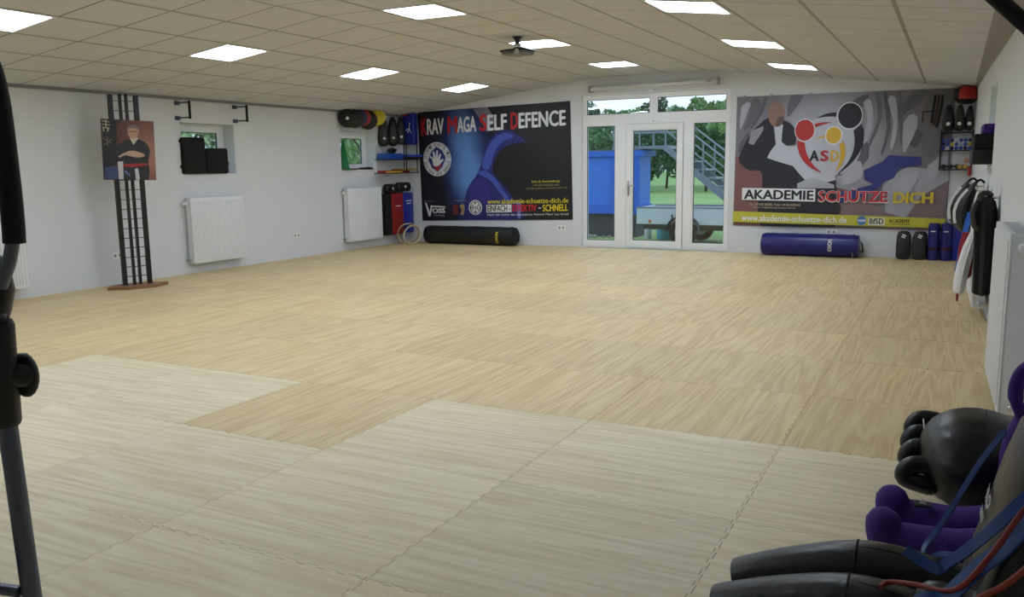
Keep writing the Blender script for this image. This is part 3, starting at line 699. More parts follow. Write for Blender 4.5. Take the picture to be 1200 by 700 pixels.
for i, pts in enumerate([[(62, 215), (104, 222), (104, 228), (62, 222)], [(80, 208), (86, 208), (90, 262), (84, 262)], [(62, 240), (108, 244), (108, 250), (62, 246)], [(64, 262), (106, 266), (106, 272), (66, 270)], [(70, 270), (76, 270), (76, 294), (70, 294)], [(94, 270), (101, 270), (101, 292), (92, 298)], [(72, 340), (124, 378), (120, 384), (70, 350)], [(90, 330), (98, 330), (102, 400), (94, 402)], [(116, 345), (122, 350), (78, 400), (72, 394)]]):
    pr.poly('brush_stroke', pts, ink('stroke', (170, 160, 140)) if i < 6 else ink('dimstroke', (92, 86, 70)))
pr.poly('printed_figure', [(150, 400), (190, 360), (225, 345), (285, 345), (325, 375), (345, 430), (335, 500), (340, 640), (195, 642), (180, 520), (140, 470)], ink('jacket', (32, 32, 38)), 2)
pr.poly('print_shape', [(222, 335), (245, 385), (272, 335), (262, 325), (232, 325)], ink('collar', (190, 180, 170)))
pr.poly('printed_head', [(206, 270), (212, 250), (240, 240), (268, 250), (275, 275), (268, 315), (252, 338), (232, 338), (214, 315)], ink('face', (176, 134, 112)), 3)
pr.poly('printed_hair', [(203, 282), (208, 252), (240, 238), (272, 250), (277, 285), (268, 268), (240, 262), (212, 268)], ink('hair', (110, 98, 88)), 2)
pr.poly('printed_glasses', [(210, 284), (266, 284), (266, 289), (210, 289)], ink('glasses', (60, 48, 44)))
pr.poly('print_shape', [(160, 470), (220, 430), (260, 430), (310, 450), (306, 468), (260, 476), (200, 462), (170, 480)], ink('hands', (186, 150, 128)), 2)
pr.poly('print_shape', [(190, 528), (330, 515), (332, 530), (240, 550), (192, 545)], ink('redbelt', (150, 36, 40)))
pr.poly('print_shape', [(155, 512), (186, 508), (192, 640), (165, 642)], ink('paleband', (190, 184, 190)))
pr.poly('print_shape', [(84, 555), (155, 545), (165, 640), (84, 642)], ink('bluecorner', (52, 66, 110)))
pr.poly('print_shape', [(255, 560), (275, 556), (288, 640), (264, 640)], ink('paleband', (190, 184, 190)))
for k in range(8): pr.poly('print_fleck', [(196+k*5+random.uniform(-3, 3), 575+random.uniform(-8, 50)), (206+k*4, 580+k*6), (200+k*5, 592+k*5)], ink('fleck', (120, 140, 190)))

# ------------------------------------------------------------------ grips and pads round the left windows
def wall_grip(label, y):
    t = thing('wall_grip', label, 'wall grip', (LX, y, 2.08), 0, 'steel wall grips above the left window')
    for z in (0, .195):
        part('wall_plate', G().rbox((.012, 0, z), (.024, .075, .055), .004), GREYTUBE, t)
        part('arm', G().tube([(.02, 0, z), (.25, -.01, z)], .011, 8), GREYTUBE, t)
    part('grip_bar', G().tube([(.25, -.01, -.018), (.25, -.01, .213)], .017, 10), FOAM, t)
wall_grip('grey steel wall grip left above the black pads window', 8.21); wall_grip('grey steel wall grip right above the black pads window', 9.235)
t = thing('strike_shield', 'taller black padded shield standing on the left window sill', 'strike pad', (LX-.02, 8.42, 1.342), 0, 'black shields on the window sill')
part('pad', G().rbox((0, 0, .246), (.16, .39, .492), .03, 3), FABRIC, t, smooth=True)
for z in (.08, .42): part('strap', G().tube([(.02, -.19, z), (.03, -.215, z+.01), (.03, -.215, z+.03), (.02, -.19, z+.04)], .008, 6), FABRIC, t)
t = thing('strike_shield', 'shorter black padded shield with a side strap on the left window sill', 'strike pad', (LX-.02, 8.82, 1.342), 0, 'black shields on the window sill')
part('pad', G().rbox((0, 0, .176), (.16, .40, .352), .03, 3), FABRIC, t, smooth=True)
part('strap', G().tube([(.02, .19, .12), (.03, .235, .13), (.03, .24, .16), (.02, .19, .17)], .009, 6), FABRIC, t)
# second window: green cone and sticks on the sill
g = G().lathe([(.115, 0), (.115, .02), (.095, .03), (.018, .50), (.005, .52)], (LX-.06, 11.74, 1.362), 'z', 20)
single('training_cone', g, GREENV, 'tall green pointed cone on the sill of the far left window', 'cone', smooth=True)
def stick(label, a, b, r, mat, group=None, name='training_stick', cat='stick'):
    return single(name, G().tube([a, b], r, 8, capround=True), mat, label, cat, group=group, smooth=True)
stick('brown wooden stick lying on the sill beside the green cone', (LX+.02, 11.66, 1.377), (LX+.02, 12.0, 1.377), .014, M('brown_stick', (120, 72, 40), .5))
single('knife_case', G().tube([(LX+.02, 12.05, 1.385), (LX+.02, 12.2, 1.385), (LX+.02, 12.34, 1.39), (LX+.02, 12.44, 1.385)], [.016, .02, .022, .014], 8), BLACK, 'short black training knife on the sill of the far left window', 'training knife', smooth=True)
# round target pads hanging above that window
RN = Matrix.Rotation(math.radians(-52), 3, 'Z')
def round_pad(label, y, z, r, mat, th=.07, logo=False):
    t = thing('round_target', label, 'target pad', (LX+.15, y, z-r), 0, 'round target pads above the far left window')
    part('pad', G().lathe([(r*.82, -th/2), (r, -th/4), (r, th/4), (r*.8, th/2), (.02, th/2+.004)], (0, 0, r), 'x', 26, RN), mat, t, smooth=True)
    part('hanging_loop', G().torus((0, 0, 2*r+.012), .02, .005, RN @ RY(0) @ RX_(PI/2), 12, 5), FABRIC, t)
    if logo: part('logo', G().lathe([(.028, th/2+.004), (.028, th/2+.007)], (0, 0, r), 'x', 8, RN), WHITEP, t)
round_pad('black round target pad with white star mark, leftmost above the window', 11.62, 2.215, .155, LEATHER2, logo=True)
round_pad('second black round target pad from the left above the window', 11.80, 2.215, .155, LEATHER2)
round_pad('dark blue round target pad between the black and red ones', 11.93, 2.235, .145, M('dark_blue_vinyl', (24, 34, 78), .5), .05)
round_pad('red round target pad hanging above the far left window', 12.03, 2.25, .145, REDV, .05)
round_pad('black round target pad hanging between the red and yellow ones', 12.18, 2.21, .165, LEATHER2)
round_pad('yellow round target pad next to the black one', 12.34, 2.25, .15, YELV, .05)
round_pad('yellow round target pad at the right end of the row', 12.47, 2.27, .14, YELV, .05)

# ------------------------------------------------------------------ hanging mitts, kick shields and racks in the far left corner
def hang_mitt(label, x, y, ztop, rz, hgt=.5, wd=.2, group='black kick mitts hanging in the left corner', cat='kick mitt'):
    t = thing('kick_mitt', label, cat, (x, y, ztop-hgt), rz, group)
    rings = []
    for k, (f, w_, d) in enumerate([(0, .35, .35), (.05, .8, .75), (.2, 1, 1), (.45, .95, .95), (.7, .72, .8), (.9, .5, .6), (1, .3, .35)]):
        rings.append([(wd/2*w_*math.copysign(abs(math.cos(a))**.7, math.cos(a)), .05*d*math.copysign(abs(math.sin(a))**.7, math.sin(a)), f*hgt) for a in [2*PI*j/16 for j in range(16)]])
    part('pad', G().loft(rings), LEATHER2, t, smooth=True)
    part('logo', G().lathe([(.026, -.054), (.026, -.046)], (0, 0, hgt*.28), 'y', 6), WHITEP, t)
    part('cuff_strap', G().rbox((0, -.035, hgt*.86), (wd*.5, .02, .03), .004), FABRIC, t)
    part('hook', G().tube([(0, 0, hgt-.01), (0, 0, hgt+.03), (0, .05, hgt+.03)], .005, 6), STEEL, t)
    return t
hang_mitt('black kick mitt hanging in the left corner, nearest the window', LX+.08, 12.72, 2.27, PI/2-.7)
hang_mitt('black kick mitt hanging in the left corner, middle of three', LX+.10, 12.98, 2.30, PI/2-.7, .52)
hang_mitt('black kick mitt hanging in the left corner, beside the blue shield', LX+.12, 13.2, 2.31, PI/2-.7, .5, .17)
t = thing('kick_shield', 'blue kick shield with white kicking figure hanging in the far left corner', 'kick shield', (-9.02, 13.42, 1.81), .0)
part('pad', G().rbox((0, 0, .285), (.26, .14, .57), .03, 3), BLUEV, t, smooth=True)
part('red_edge', G().rbox((-.07, -.005, .545), (.13, .15, .07), .02, 2), REDV, t)
part('kicking_figure', G().tube([(0, -.073, .22), (.03, -.073, .29), (.04, -.073, .36)], .008, 6).tube([(.03, -.073, .29), (-.05, -.073, .26)], .007, 6).tube([(.03, -.073, .29), (.075, -.073, .2)], .007, 6).ball((.045, -.073, .385), .014), WHITEP, t)
part('hook', G().tube([(0, 0, .56), (0, 0, .6), (0, .13, .6)], .006, 6), STEEL, t)
def wire_rack(label, x0, x1, y0, y1, levels, ztop, posts):
    t = thing('wall_rack', label, 'rack', ((x0+x1)/2, (y0+y1)/2, levels[-1]), 0)
    for z in levels:
        g = G()
        for xx in (x0, x1): g.tube([(xx, y0, z), (xx, y1, z)], .007, 6)
        for yy in (y0, y1): g.tube([(x0, yy, z), (x1, yy, z)], .007, 6)
        n = max(2, int((y1-y0)/.05)) if y1-y0 > x1-x0 else max(2, int((x1-x0)/.05))
        for k in range(1, n):
            if y1-y0 > x1-x0: g.tube([(x0, y0+(y1-y0)*k/n, z), (x1, y0+(y1-y0)*k/n, z)], .003, 5)
            else: g.tube([(x0+(x1-x0)*k/n, y0, z), (x0+(x1-x0)*k/n, y1, z)], .003, 5)
        part('wire_shelf', g, BLACK, t, world=True)
    for xx, yy in posts: part('upright', G().rbox((xx, yy, (levels[-1]+ztop)/2), (.016, .016, ztop-levels[-1]), .002, 1), BLACK, t, world=True)
    return t
wire_rack('black wire wall rack with sticks in the far left corner', LX+.006, LX+.30, 12.52, 13.50, (1.535, 1.295), 1.83, [(LX+.30, 13.1), (LX+.30, 13.45), (LX+.012, 13.45)])
t = thing('plastic_tray', 'blue plastic tray on the upper shelf of the left corner rack', 'tray', (LX+.16, 12.80, 1.545))
part('tray', G().rbox((0, 0, .004), (.24, .46, .008), .002, 1).rbox((-.118, 0, .05), (.006, .46, .1), .002, 1).rbox((.118, 0, .05), (.006, .46, .1), .002, 1).rbox((0, -.228, .05), (.24, .006, .1), .002, 1).rbox((0, .228, .05), (.24, .006, .1), .002, 1), M('tray_blue', (20, 72, 170), .5), t)
for k in range(5): single('rolled_wrap', G().lathe([(.03, 0), (.034, .01), (.034, .05), (.03, .06)], (LX+.22, 12.64+k*.078, 1.556+.045), 'x', 12), [REDV, BLUEV, M('teal_wrap', (30, 120, 130), .7), REDV, BLUEV][k], ['red rolled hand wrap at the left end of the blue tray', 'blue rolled hand wrap second in the blue tray', 'teal rolled hand wrap in the middle of the blue tray', 'red rolled hand wrap fourth in the blue tray', 'blue rolled hand wrap at the right end of the blue tray'][k], 'hand wrap', group='rolled wraps in the blue tray', smooth=True)
def glove(label, c, mat, sc=1, group=None, rz=0):
    t = thing('boxing_glove', label, 'glove', c, rz, group)
    rings = []
    for f, w_, h_ in [(0, .04, .035), (.05, .05, .045), (.1, .045, .04), (.16, .062, .055), (.24, .066, .062), (.29, .055, .05), (.31, .02, .02)]:
        rings.append([(w_*sc*math.cos(a), (f-.15)*sc, .06*sc+h_*sc*math.sin(a)) for a in [2*PI*j/14 for j in range(14)]])
    part('fist', G().loft(rings), mat, t, smooth=True)
    part('thumb', G().tube([(.055*sc, -.02*sc, .07*sc), (.08*sc, .05*sc, .07*sc), (.06*sc, .11*sc, .07*sc)], [.022*sc, .026*sc, .02*sc], 8, capround=True), mat, t, smooth=True)
    return t
glove('black boxing glove lying on the blue tray in the left corner rack', (LX+.16, 12.83, 1.64), LEATHER2, .9, rz=.3)
stick('blue foam stick on the upper shelf, lying on top', (LX+.22, 13.04, 1.605), (LX+.36, 13.50, 1.605), .022, M('foam_blue', (28, 60, 180), .6))
stick('red foam stick on the upper shelf under the blue one', (LX+.12, 13.04, 1.562), (LX+.22, 13.50, 1.562), .02, REDV)
stick('black foam stick on the upper shelf in front', (LX+.26, 13.04, 1.562), (LX+.34, 13.50, 1.562), .02, FOAM)
stick('long red stick on the lower shelf of the left corner rack', (LX+.24, 12.30, 1.325), (LX+.22, 13.05, 1.325), .02, M('red_stick', (150, 20, 40), .5))
stick('second long red stick behind it on the lower shelf', (LX+.12, 12.60, 1.325), (LX+.14, 13.4, 1.325), .02, M('red_stick', (150, 20, 40), .5))
stick('bright yellow stick on the lower shelf of the left corner rack', (LX+.285, 12.48, 1.317), (LX+.28, 12.98, 1.317), .012, YELV)
for k in range(7):
    stick('pale bamboo stick lying in the bundle on the lower left corner shelf', (LX+.05+k*.035, 12.98+.02*(k % 2), 1.357+.012*(k % 2)), (LX+.07+k*.037, 13.48, 1.357+.012*(k % 2)), .011, BAMBOO, 'bamboo sticks on the lower rack shelf')
# pads and shields below the rack
def tall_shield(label, y0, y1, mat, side=None, lines=()):
    t = thing('strike_shield', label, 'strike pad', (LX+.08, (y0+y1)/2, .18), 0, 'tall shields on the left corner wall')
    part('pad', G().rbox((0, 0, .375), (.16, y1-y0-.008, .75), .02, 2), mat, t, smooth=True)
    for z, wd in lines: part('print_line', G().box((.081, 0, z), (.003, wd, .018)), WHITEP, t)
    part('hook', G().tube([(-.03, 0, .74), (-.03, 0, .77), (-.08, 0, .77)], .005, 6), STEEL, t)
tall_shield('narrow black tall shield behind the radiator in the left corner', 12.62, 12.80, LEATHER2)
tall_shield('red tall shield between the black and blue ones', 12.80, 13.17, M('dark_red_vinyl', (140, 22, 26), .5), lines=((.52, .16),))
tall_shield('blue tall shield standing right of the red one in the left corner', 13.17, 13.50, BLUEV, lines=((.60, .2), (.55, .14)))
def oval_pad(label, c, rz):
    t = thing('thai_pad', label, 'strike pad', c, rz, 'black pads on top of the tall shields')
    part('pad', G().rbox((0, 0, .085), (.13, .36, .17), .06, 4), LEATHER2, t, smooth=True)
    part('logo', G().lathe([(.028, .064), (.028, .068)], (0, 0, .09), 'x', 6), WHITEP, t)
oval_pad('black padded mitt with white mark lying left on the tall shields', (LX+.10, 12.83, .935), .1)
oval_pad('black padded mitt with white mark lying right on the tall shields', (LX+.12, 13.22, .955), -.15)
# hoops
for k, (x, y, tilt, rz, R, lab) in enumerate([(-8.91, 13.10, .30, .5, .185, 'brown rattan hoop leaning in the far left corner, hindmost'), (-8.87, 13.03, .33, .42, .19, 'brown rattan hoop in the middle of the leaning hoops'), (-8.79, 13.05, .42, .1, .175, 'pale thick hoop leaning at the front of the hoops')]):
    rot = RZ(rz) @ RX_(PI/2-tilt)
    g = G().torus((0, 0, 0), R, .014 if k < 2 else .018, rot, 36, 8); zm = min(v[2] for v in g.v); g.v = [(a+x, b+y, c-zm) for a, b, c in g.v]
    single('training_hoop', g, RATTAN if k < 2 else M('pale_hoop', (196, 184, 156), .6), lab, 'hoop', group='hoops in the left corner', smooth=True)
# heavy bags on the floor along the far wall
def heavy_bag(label, x0, x1, y, r, mat, endr, name='punching_bag'):
    t = thing(name, label, 'punching bag', ((x0+x1)/2, y, 0), 0)
    L = x1-x0; prof = [(r*.55, -L/2), (r*.9, -L/2+.02), (r, -L/2+.07)]
    for k in range(1, 12): prof.append((r*(1+.015*math.sin(k*2.1)), -L/2+.07+(L-.14)*k/12))
    prof += [(r*endr, L/2-.06), (r*endr*.97, L/2-.01), (r*endr*.8, L/2)]
    part('body', G().lathe(prof, (0, 0, r), 'x', 30), mat, t, smooth=True)
    part('end_ring', G().lathe([(r*endr+.004, L/2-.09), (r*endr+.006, L/2-.08), (r*endr+.004, L/2-.07)], (0, 0, r+.004), 'x', 28), mat, t, smooth=True)
    for a in (.4, 2.2, 4.0): part('hanging_strap', G().tube([(L/2-.05, r*.8*math.cos(a), r+r*.8*math.sin(a)), (L/2+.03, r*.5*math.cos(a), max(.02, r+r*.5*math.sin(a))), (L/2+.05, 0, r*.5)], .012, 6, flat=.4), FABRIC, t)
    return t
hb = heavy_bag('long black punching bag lying on the floor under the dark blue banner', -8.66, -6.80, 13.33, .165, M('bag_black', (11, 11, 13), .55, bump=.15, bscale=15), .98)
def side_text(parent, body, x0, z0, wd, ht, y, mat, rot=0):
    vs, fs, a, b, c, d = text_geo(body, .03); out = []
    for v in vs:
        u, w_ = (v[0]-a)/(b-a)*wd, (v[1]-c)/(d-c)*ht
        if rot: u, w_ = -w_, u
        out.append((x0+u, y(z0+w_)-v[2]*4, z0+w_))
    me = bpy.data.meshes.new('lettering'); me.from_pydata(out, [], fs); me.update(); me.materials.append(mat); o = link(bpy.data.objects.new('lettering', me), parent); return o
side_text(hb, 'KWON', .66, .05, .20, .055, lambda z: -math.sqrt(max(1e-4, .168**2-(z-.165)**2))-.004, IY, 1)
hb = heavy_bag('shiny dark blue punching bag lying on the floor under the grey banner', -2.58, -1.18, 13.34, .17, NAVYV, .97)
side_text(hb, 'KWON', .34, .10, .17, .06, lambda z: -math.sqrt(max(1e-4, .174**2-(z-.17)**2))-.006, IW, 1)
part('pull_tab', G().rbox((.62, -.14, .06), (.012, .02, .1), .003), STEEL, hb)

# ------------------------------------------------------------------ pads in the far right corner
def kick_pad(label, x, rz, lean):
    t = thing('kick_pad', label, 'kick pad', (x, 13.38, 0), rz, 'black kick pads by the far wall')
    rings = []
    for f, w_, d in [(0, .55, .6), (.03, .85, .9), (.12, 1, 1), (.5, 1.02, 1), (.85, .95, .92), (.96, .8, .8), (1, .5, .55)]:
        rings.append([(.095*w_*math.copysign(abs(math.cos(a))**.55, math.cos(a)), .05*d*math.copysign(abs(math.sin(a))**.6, math.sin(a))+lean*f, f*.40) for a in [2*PI*j/20 for j in range(20)]])
    part('pad', G().loft(rings), LEATHER2, t, smooth=True)
    for s in range(4):
        a = s*PI/2+.4; part('logo_petal', G().rbox((.02*math.cos(a), -.050+lean*.8, .33+.02*math.sin(a)), (.022, .006, .022), .003, 1, RY(-a)), WHITEP, t)
    part('arm_strap', G().rbox((0, .05+lean*.5, .2), (.14, .012, .05), .004), FABRIC, t)
kick_pad('black kick pad leaning on the far wall, left of the pair', -.60, .03, .06); kick_pad('black kick pad leaning on the far wall, right of the pair', -.39, -.04, .06)
def roll(label, x):
    t = thing('rolled_mat', label, 'rolled mat', (x, 13.40, 0), 0, 'blue rolled mats by the far wall')
    part('roll', G().lathe([(.06, 0), (.072, .01), (.074, .1), (.072, .28), (.074, .45), (.07, .515), (.055, .522)], (0, 0, 0), 'z', 22), NAVYV, t, smooth=True)
    part('binding_strap', G().lathe([(.0755, .14), (.077, .145), (.077, .18), (.0755, .185)], (0, 0, 0), 'z', 22), M('maroon_strap', (52, 22, 40), .7), t)
    part('print_line', G().box((-.01, -.073, .41), (.06, .004, .014)), WHITEP, t)
roll('dark blue rolled mat standing next to the black kick pads', -.215); roll('dark blue rolled mat standing nearest the right corner', -.055)
t = thing('floor_cushion', 'tall bright blue gym mat leaning upright in the far right corner', 'gym mat', (.10, 13.40, 0), 0)
part('pad', G().rbox((-.005, .03, .48), (.16, .09, .96), .02, 2), BLUEV, t, smooth=True)
part('handle', G().tube([(-.03, -.02, .7), (-.03, -.05, .7), (.03, -.05, .7), (.03, -.02, .7)], .008, 6), FABRIC, t)
wire_rack('black wire wall rack in the far right corner above the clothes', -.205, .19, 13.22, 13.52, (1.77, 1.525, 1.265), 1.80, [(-.20, 13.225), (.185, 13.225), (-.20, 13.515), (.185, 13.515)])
# gloves and belts hanging above it
hang_mitt('black mitt with white mark hanging at the left of the right corner rack', -.125, 13.30, 2.14, 0, .355, .15, 'black mitts hanging in the right corner')
hang_mitt('black mitt with white mark hanging in the middle of the right corner rack', .01, 13.30, 2.14, 0, .355, .145, 'black mitts hanging in the right corner')
hang_mitt('black mitt hanging in the right corner against the right wall', .13, 13.34, 2.12, 0, .33, .12, 'black mitts hanging in the right corner')
t = thing('head_guard', 'red and black padded head guard on top of the right corner rack', 'head guard', (.06, 13.34, 2.14), .3)
part('shell', G().ball((0, 0, .13), (.15, .15, .13), 20, 12), LEATHER2, t, smooth=True)
g = G(); rings = []
for k in range(7):
    a = -2.4+k*.3; rings.append([(math.cos(a)*.158*s*q, math.sin(a)*.158*s*q, z) for s, z, q in ((.75, .235, 1), (1.0, .14, 1), (.97, .07, 1), (.9, .07, 1), (.92, .14, 1), (.7, .225, 1))])
part('red_brow', g.loft(rings), REDV, t, smooth=True)
part('chin_strap', G().tube(spline([(-.13, -.06, .08), (-.06, -.12, .02), (.06, -.12, .02), (.13, -.06, .08)], 5), .012, 6), FABRIC, t)
t = thing('wall_hook', 'black angled hook bar in front of the grey banner beside the corner rack', 'hook', (-.36, FY-.02, 2.07), 0)
part('bar', G().tube([(.10, .02, 0), (.10, -.12, 0), (-.09, -.12, 0), (-.09, -.12, -.14)], .01, 8), BLACK, t); part('plate', G().rbox((.10, .014, 0), (.06, .012, .06), .003), BLACK, t)
for k in range(3):
    x = -.30+k*.045
    single('hanging_belt', G().ribbon(spline([(x, 13.30, 2.28), (x-.015, 13.29, 2.1), (x-.03-.012*k, 13.27, 1.9-.03*k)], 5), (0, 1, 0), .035, .008), [FABRIC, M('brown_belt', (60, 30, 24), .8), FABRIC][k], ['black belt hanging left of the corner mitts, outermost', 'brown belt hanging between two black belts by the corner mitts', 'black belt hanging left of the corner mitts, innermost'][k], 'belt', group='belts hanging in the right corner')
# wraps on the middle shelf, mitts and balls below
cols_ = [BLUEV, M('wrap_blue', (40, 70, 160), .8), M('wrap_white', (180, 182, 186), .8), M('wrap_yellow', (176, 166, 60), .8), M('wrap_navy', (24, 30, 80), .8)]
names_ = ['bright blue', 'mid blue', 'white', 'yellow', 'navy']
patt = [0, 2, 4, 1, 0, 4, 1, 4, 1, 3, 0, 2, 1, 3, 1, 0, 4, 2, 0, 1, 4]
pos_w = ['leftmost', 'second', 'third', 'middle', 'fifth', 'sixth', 'rightmost']
for q, ci in enumerate(patt):
    row, k = divmod(q, 7)
    g = G().lathe([(.018, 0), (.025, .006), (.0255, .06), (.018, .066)], (-.17+k*.054, 13.24+.0, 1.533+.026+row*.052), 'y', 12)
    single('rolled_wrap', g, cols_[ci], f'{names_[ci]} rolled hand wrap, {pos_w[k]} in the {["bottom", "middle", "top"][row]} layer of the corner rack', 'hand wrap', group='rolled hand wraps in the right corner rack', smooth=True)
for k in range(4):
    glove(['black boxing glove leftmost on the lowest corner shelf', 'black boxing glove second on the lowest corner shelf', 'black boxing glove third on the lowest corner shelf', 'black boxing glove fourth on the lowest corner shelf'][k], (-.15+k*.085, 13.37, 1.275), LEATHER2, .55, 'black gloves on the lowest corner shelf', PI)
single('exercise_ball', G().ball((.125, 13.26, 1.275+.115), .036), M('skin_ball', (190, 140, 120), .6), 'pale pink ball near the right end of the lowest corner shelf', 'ball', smooth=True)
single('exercise_ball', G().ball((.05, 13.235, 1.275+.032), .032), M('gold_ball', (190, 160, 70), .4), 'left golden ball on the lowest corner shelf', 'ball', smooth=True, group='golden balls')
single('exercise_ball', G().ball((.118, 13.235, 1.275+.032), .032), M('gold_ball', (190, 160, 70), .4), 'right golden ball on the lowest corner shelf', 'ball', smooth=True, group='golden balls')
single('red_pouch', G().rbox((.17, 13.205, 1.245), (.045, .03, .13), .012, 2), REDV, 'small red pouch hanging at the right end of the lowest corner shelf', 'pouch')

# ------------------------------------------------------------------ right wall: sill pads and hanging clothes
for k, (z0, z1, y0_, y1_, xo, mat, lab) in enumerate([(1.352, 1.50, 9.36, 9.95, .17, LEATHER2, 'lower black block pad on the right window sill'), (1.502, 1.64, 9.36, 9.9, .16, FABRIC, 'upper black block pad stacked on the right window sill'), (1.642, 1.735, 9.40, 9.8, .09, PURPLE, 'small purple block on top of the black sill pads')]):
    x1_ = RX(9.6)+.12
    t = thing('block_pad', lab, 'block pad', ((x1_+RX(9.6)-xo)/2, (y0_+y1_)/2, z0), .0247, 'block pads on the right sill' if k < 2 else None)
    part('pad', G().rbox((0, 0, (z1-z0)/2), (x1_-RX(9.6)+xo, y1_-y0_, z1-z0), .015, 2), mat, t, smooth=True)
    part('seam', G().box((0, -(y1_-y0_)/2-.001, (z1-z0)/2), ((x1_-RX(9.6)+xo)*.9, .004, .004)), FABRIC, t)
def coat_hook(label, y, z=1.12):
    t = thing('coat_hook', label, 'hook', (RX(y), y, z), -PI/2, 'coat hooks on the right wall')
    part('plate', G().lathe([(.022, -.006), (.022, 0)], (0, 0, 0), 'y', 14), CHROME, t)
    part('arm', G().tube([(0, 0, 0), (0, -.11, 0), (0, -.125, .02)], .008, 8), CHROME, t, smooth=True); part('knob', G().ball((0, -.125, .03), .017), CHROME, t, smooth=True)
coat_hook('chrome coat hook on the right wall nearest the camera', 8.0, 1.09); coat_hook('middle chrome coat hook on the right wall', 9.0, 1.11); coat_hook('chrome coat hook on the right wall furthest from the camera', 10.3, 1.12)
def garment(g, secs, seg=24, seed=1):
    """hanging cloth: sections (x, y, z, half width across, half depth) with soft folds"""
    rr = random.Random(seed); ph = [rr.uniform(0, 6) for _ in range(4)]; rings = []
    for i, (x, y, z, a, b) in enumerate(secs):
        ring = []
        for j in range(seg):
            an = 2*PI*j/seg; k = 1+.10*math.sin(5*an+ph[0]+i*.25)+.07*math.sin(8*an+ph[1]-i*.2)
            ring.append((x+a*k*math.cos(an), y+b*k*math.sin(an), z))
        rings.append(ring)
    return g.loft(rings)
# black jacket nearest
t = thing('hanging_jacket', 'plain black jacket hanging on the right wall nearest the camera', 'jacket', (RX(8.0)-.13, 8.0, .30), 0, 'clothes on the right wall')
x = RX(8.0)-.095
part('body', garment(G(), [(x, 8.0, 1.10, .03, .05), (x-.01, 8.0, 1.06, .07, .13), (x-.01, 8.0, .98, .085, .2), (x, 8.0, .8, .08, .2), (x+.005, 8.0, .6, .075, .2), (x+.008, 8.0, .42, .07, .19), (x+.008, 8.0, .31, .068, .19), (x+.008, 8.0, .30, .05, .17)], 28, 3), FABRIC, t, True, True)
part('collar', G().tube(spline([(x-.06, 7.90, 1.06), (x-.045, 7.93, 1.115), (x, 7.97, 1.13), (x+.03, 8.02, 1.11)], 5), .022, 8), M('olive_black', (52, 50, 44), .7), t, True, True)
part('lapel', G().tube(spline([(x-.075, 7.88, 1.04), (x-.095, 7.84, .98), (x-.085, 7.81, .88), (x-.05, 7.80, .84)], 5), [.02]*15+[.012], 8), M('olive_black', (52, 50, 44), .7), t, True, True)
# chest guards with white stripes
def chest_guard(label, y, xc, zt, sc=1.0):
    t = thing('chest_guard', label, 'chest guard', (xc, y, zt-.52*sc), 0, 'chest guards on the right wall')
    secs = []
    prof = [(0, .02, .02), (.06, -.005, .05), (.16, -.055, .075), (.28, -.085, .085), (.40, -.075, .08), (.48, -.045, .06), (.52, -.02, .03)]
    rings = []
    for d, ox, hw in prof:
        rings.append([(xc+ox*sc+hw*sc*math.cos(a), y+.20*sc*math.sin(a)*(1 if .05 < d < .5 else .6), zt-d*sc) for a in [2*PI*j/20 for j in range(20)]])
    part('shell', G().loft(rings), LEATHER2, t, True, True)
    path = [(xc+(ox-hw*.72)*sc-.004, y-.145*sc, zt-d*sc) for d, ox, hw in prof[1:5]]
    part('white_stripe', G().ribbon(spline(path, 5), (-.4, -1, 0), .028*sc, .02), WHITEP, t, True)
    part('shoulder_strap', G().tube(spline([(xc, y-.02, zt-.02), (xc+.06, y, zt+.03), (xc+.1, y+.02, zt+.0)], 5), .012, 6), FABRIC, t, True)
chest_guard('black chest guard with white stripe hanging deepest on the right wall', 10.5, RX(10.5)-.16, 1.17); chest_guard('black chest guard with white stripe hanging in front of the other', 9.7, RX(9.7)-.13, 1.17, .98)
# white bundle, red trousers, blue cloth
x = RX(8.36)-.205
single('white_gi', garment(G(), [(x+.06, 8.36, .80, .018, .03), (x+.05, 8.36, .76, .035, .06), (x+.02, 8.36, .65, .045, .09), (x-.01, 8.36, .5, .05, .1), (x-.03, 8.36, .35, .048, .1), (x-.035, 8.36, .26, .04, .09), (x-.03, 8.36, .24, .02, .05)], 22, 8), WCLOTH, 'white cotton jacket bundle hanging below the black chest guards', 'clothing', smooth=True)
x = RX(8.72)-.185
single('red_trousers', garment(G(), [(x, 8.72, .75, .04, .05), (x-.01, 8.72, .62, .055, .09), (x-.01, 8.72, .5, .06, .1), (x-.01, 8.72, .36, .055, .09), (x-.03, 8.72, .30, .03, .06), (x-.05, 8.72, .2, .012, .02), (x-.05, 8.72, .12, .008, .015)], 20, 5), RCLOTH, 'dark red cotton trousers hanging behind the white bundle', 'clothing', smooth=True)
x = RX(9.25)-.235
single('blue_belt', G().ribbon(spline([(x+.08, 9.25, .9), (x+.03, 9.22, .6), (x+.005, 9.2, .34)], 5), (-.5, -1, 0), .05, .012), M('bright_blue_cloth', (40, 100, 190), .8), 'bright blue belt hanging beside the white bundle', 'belt')

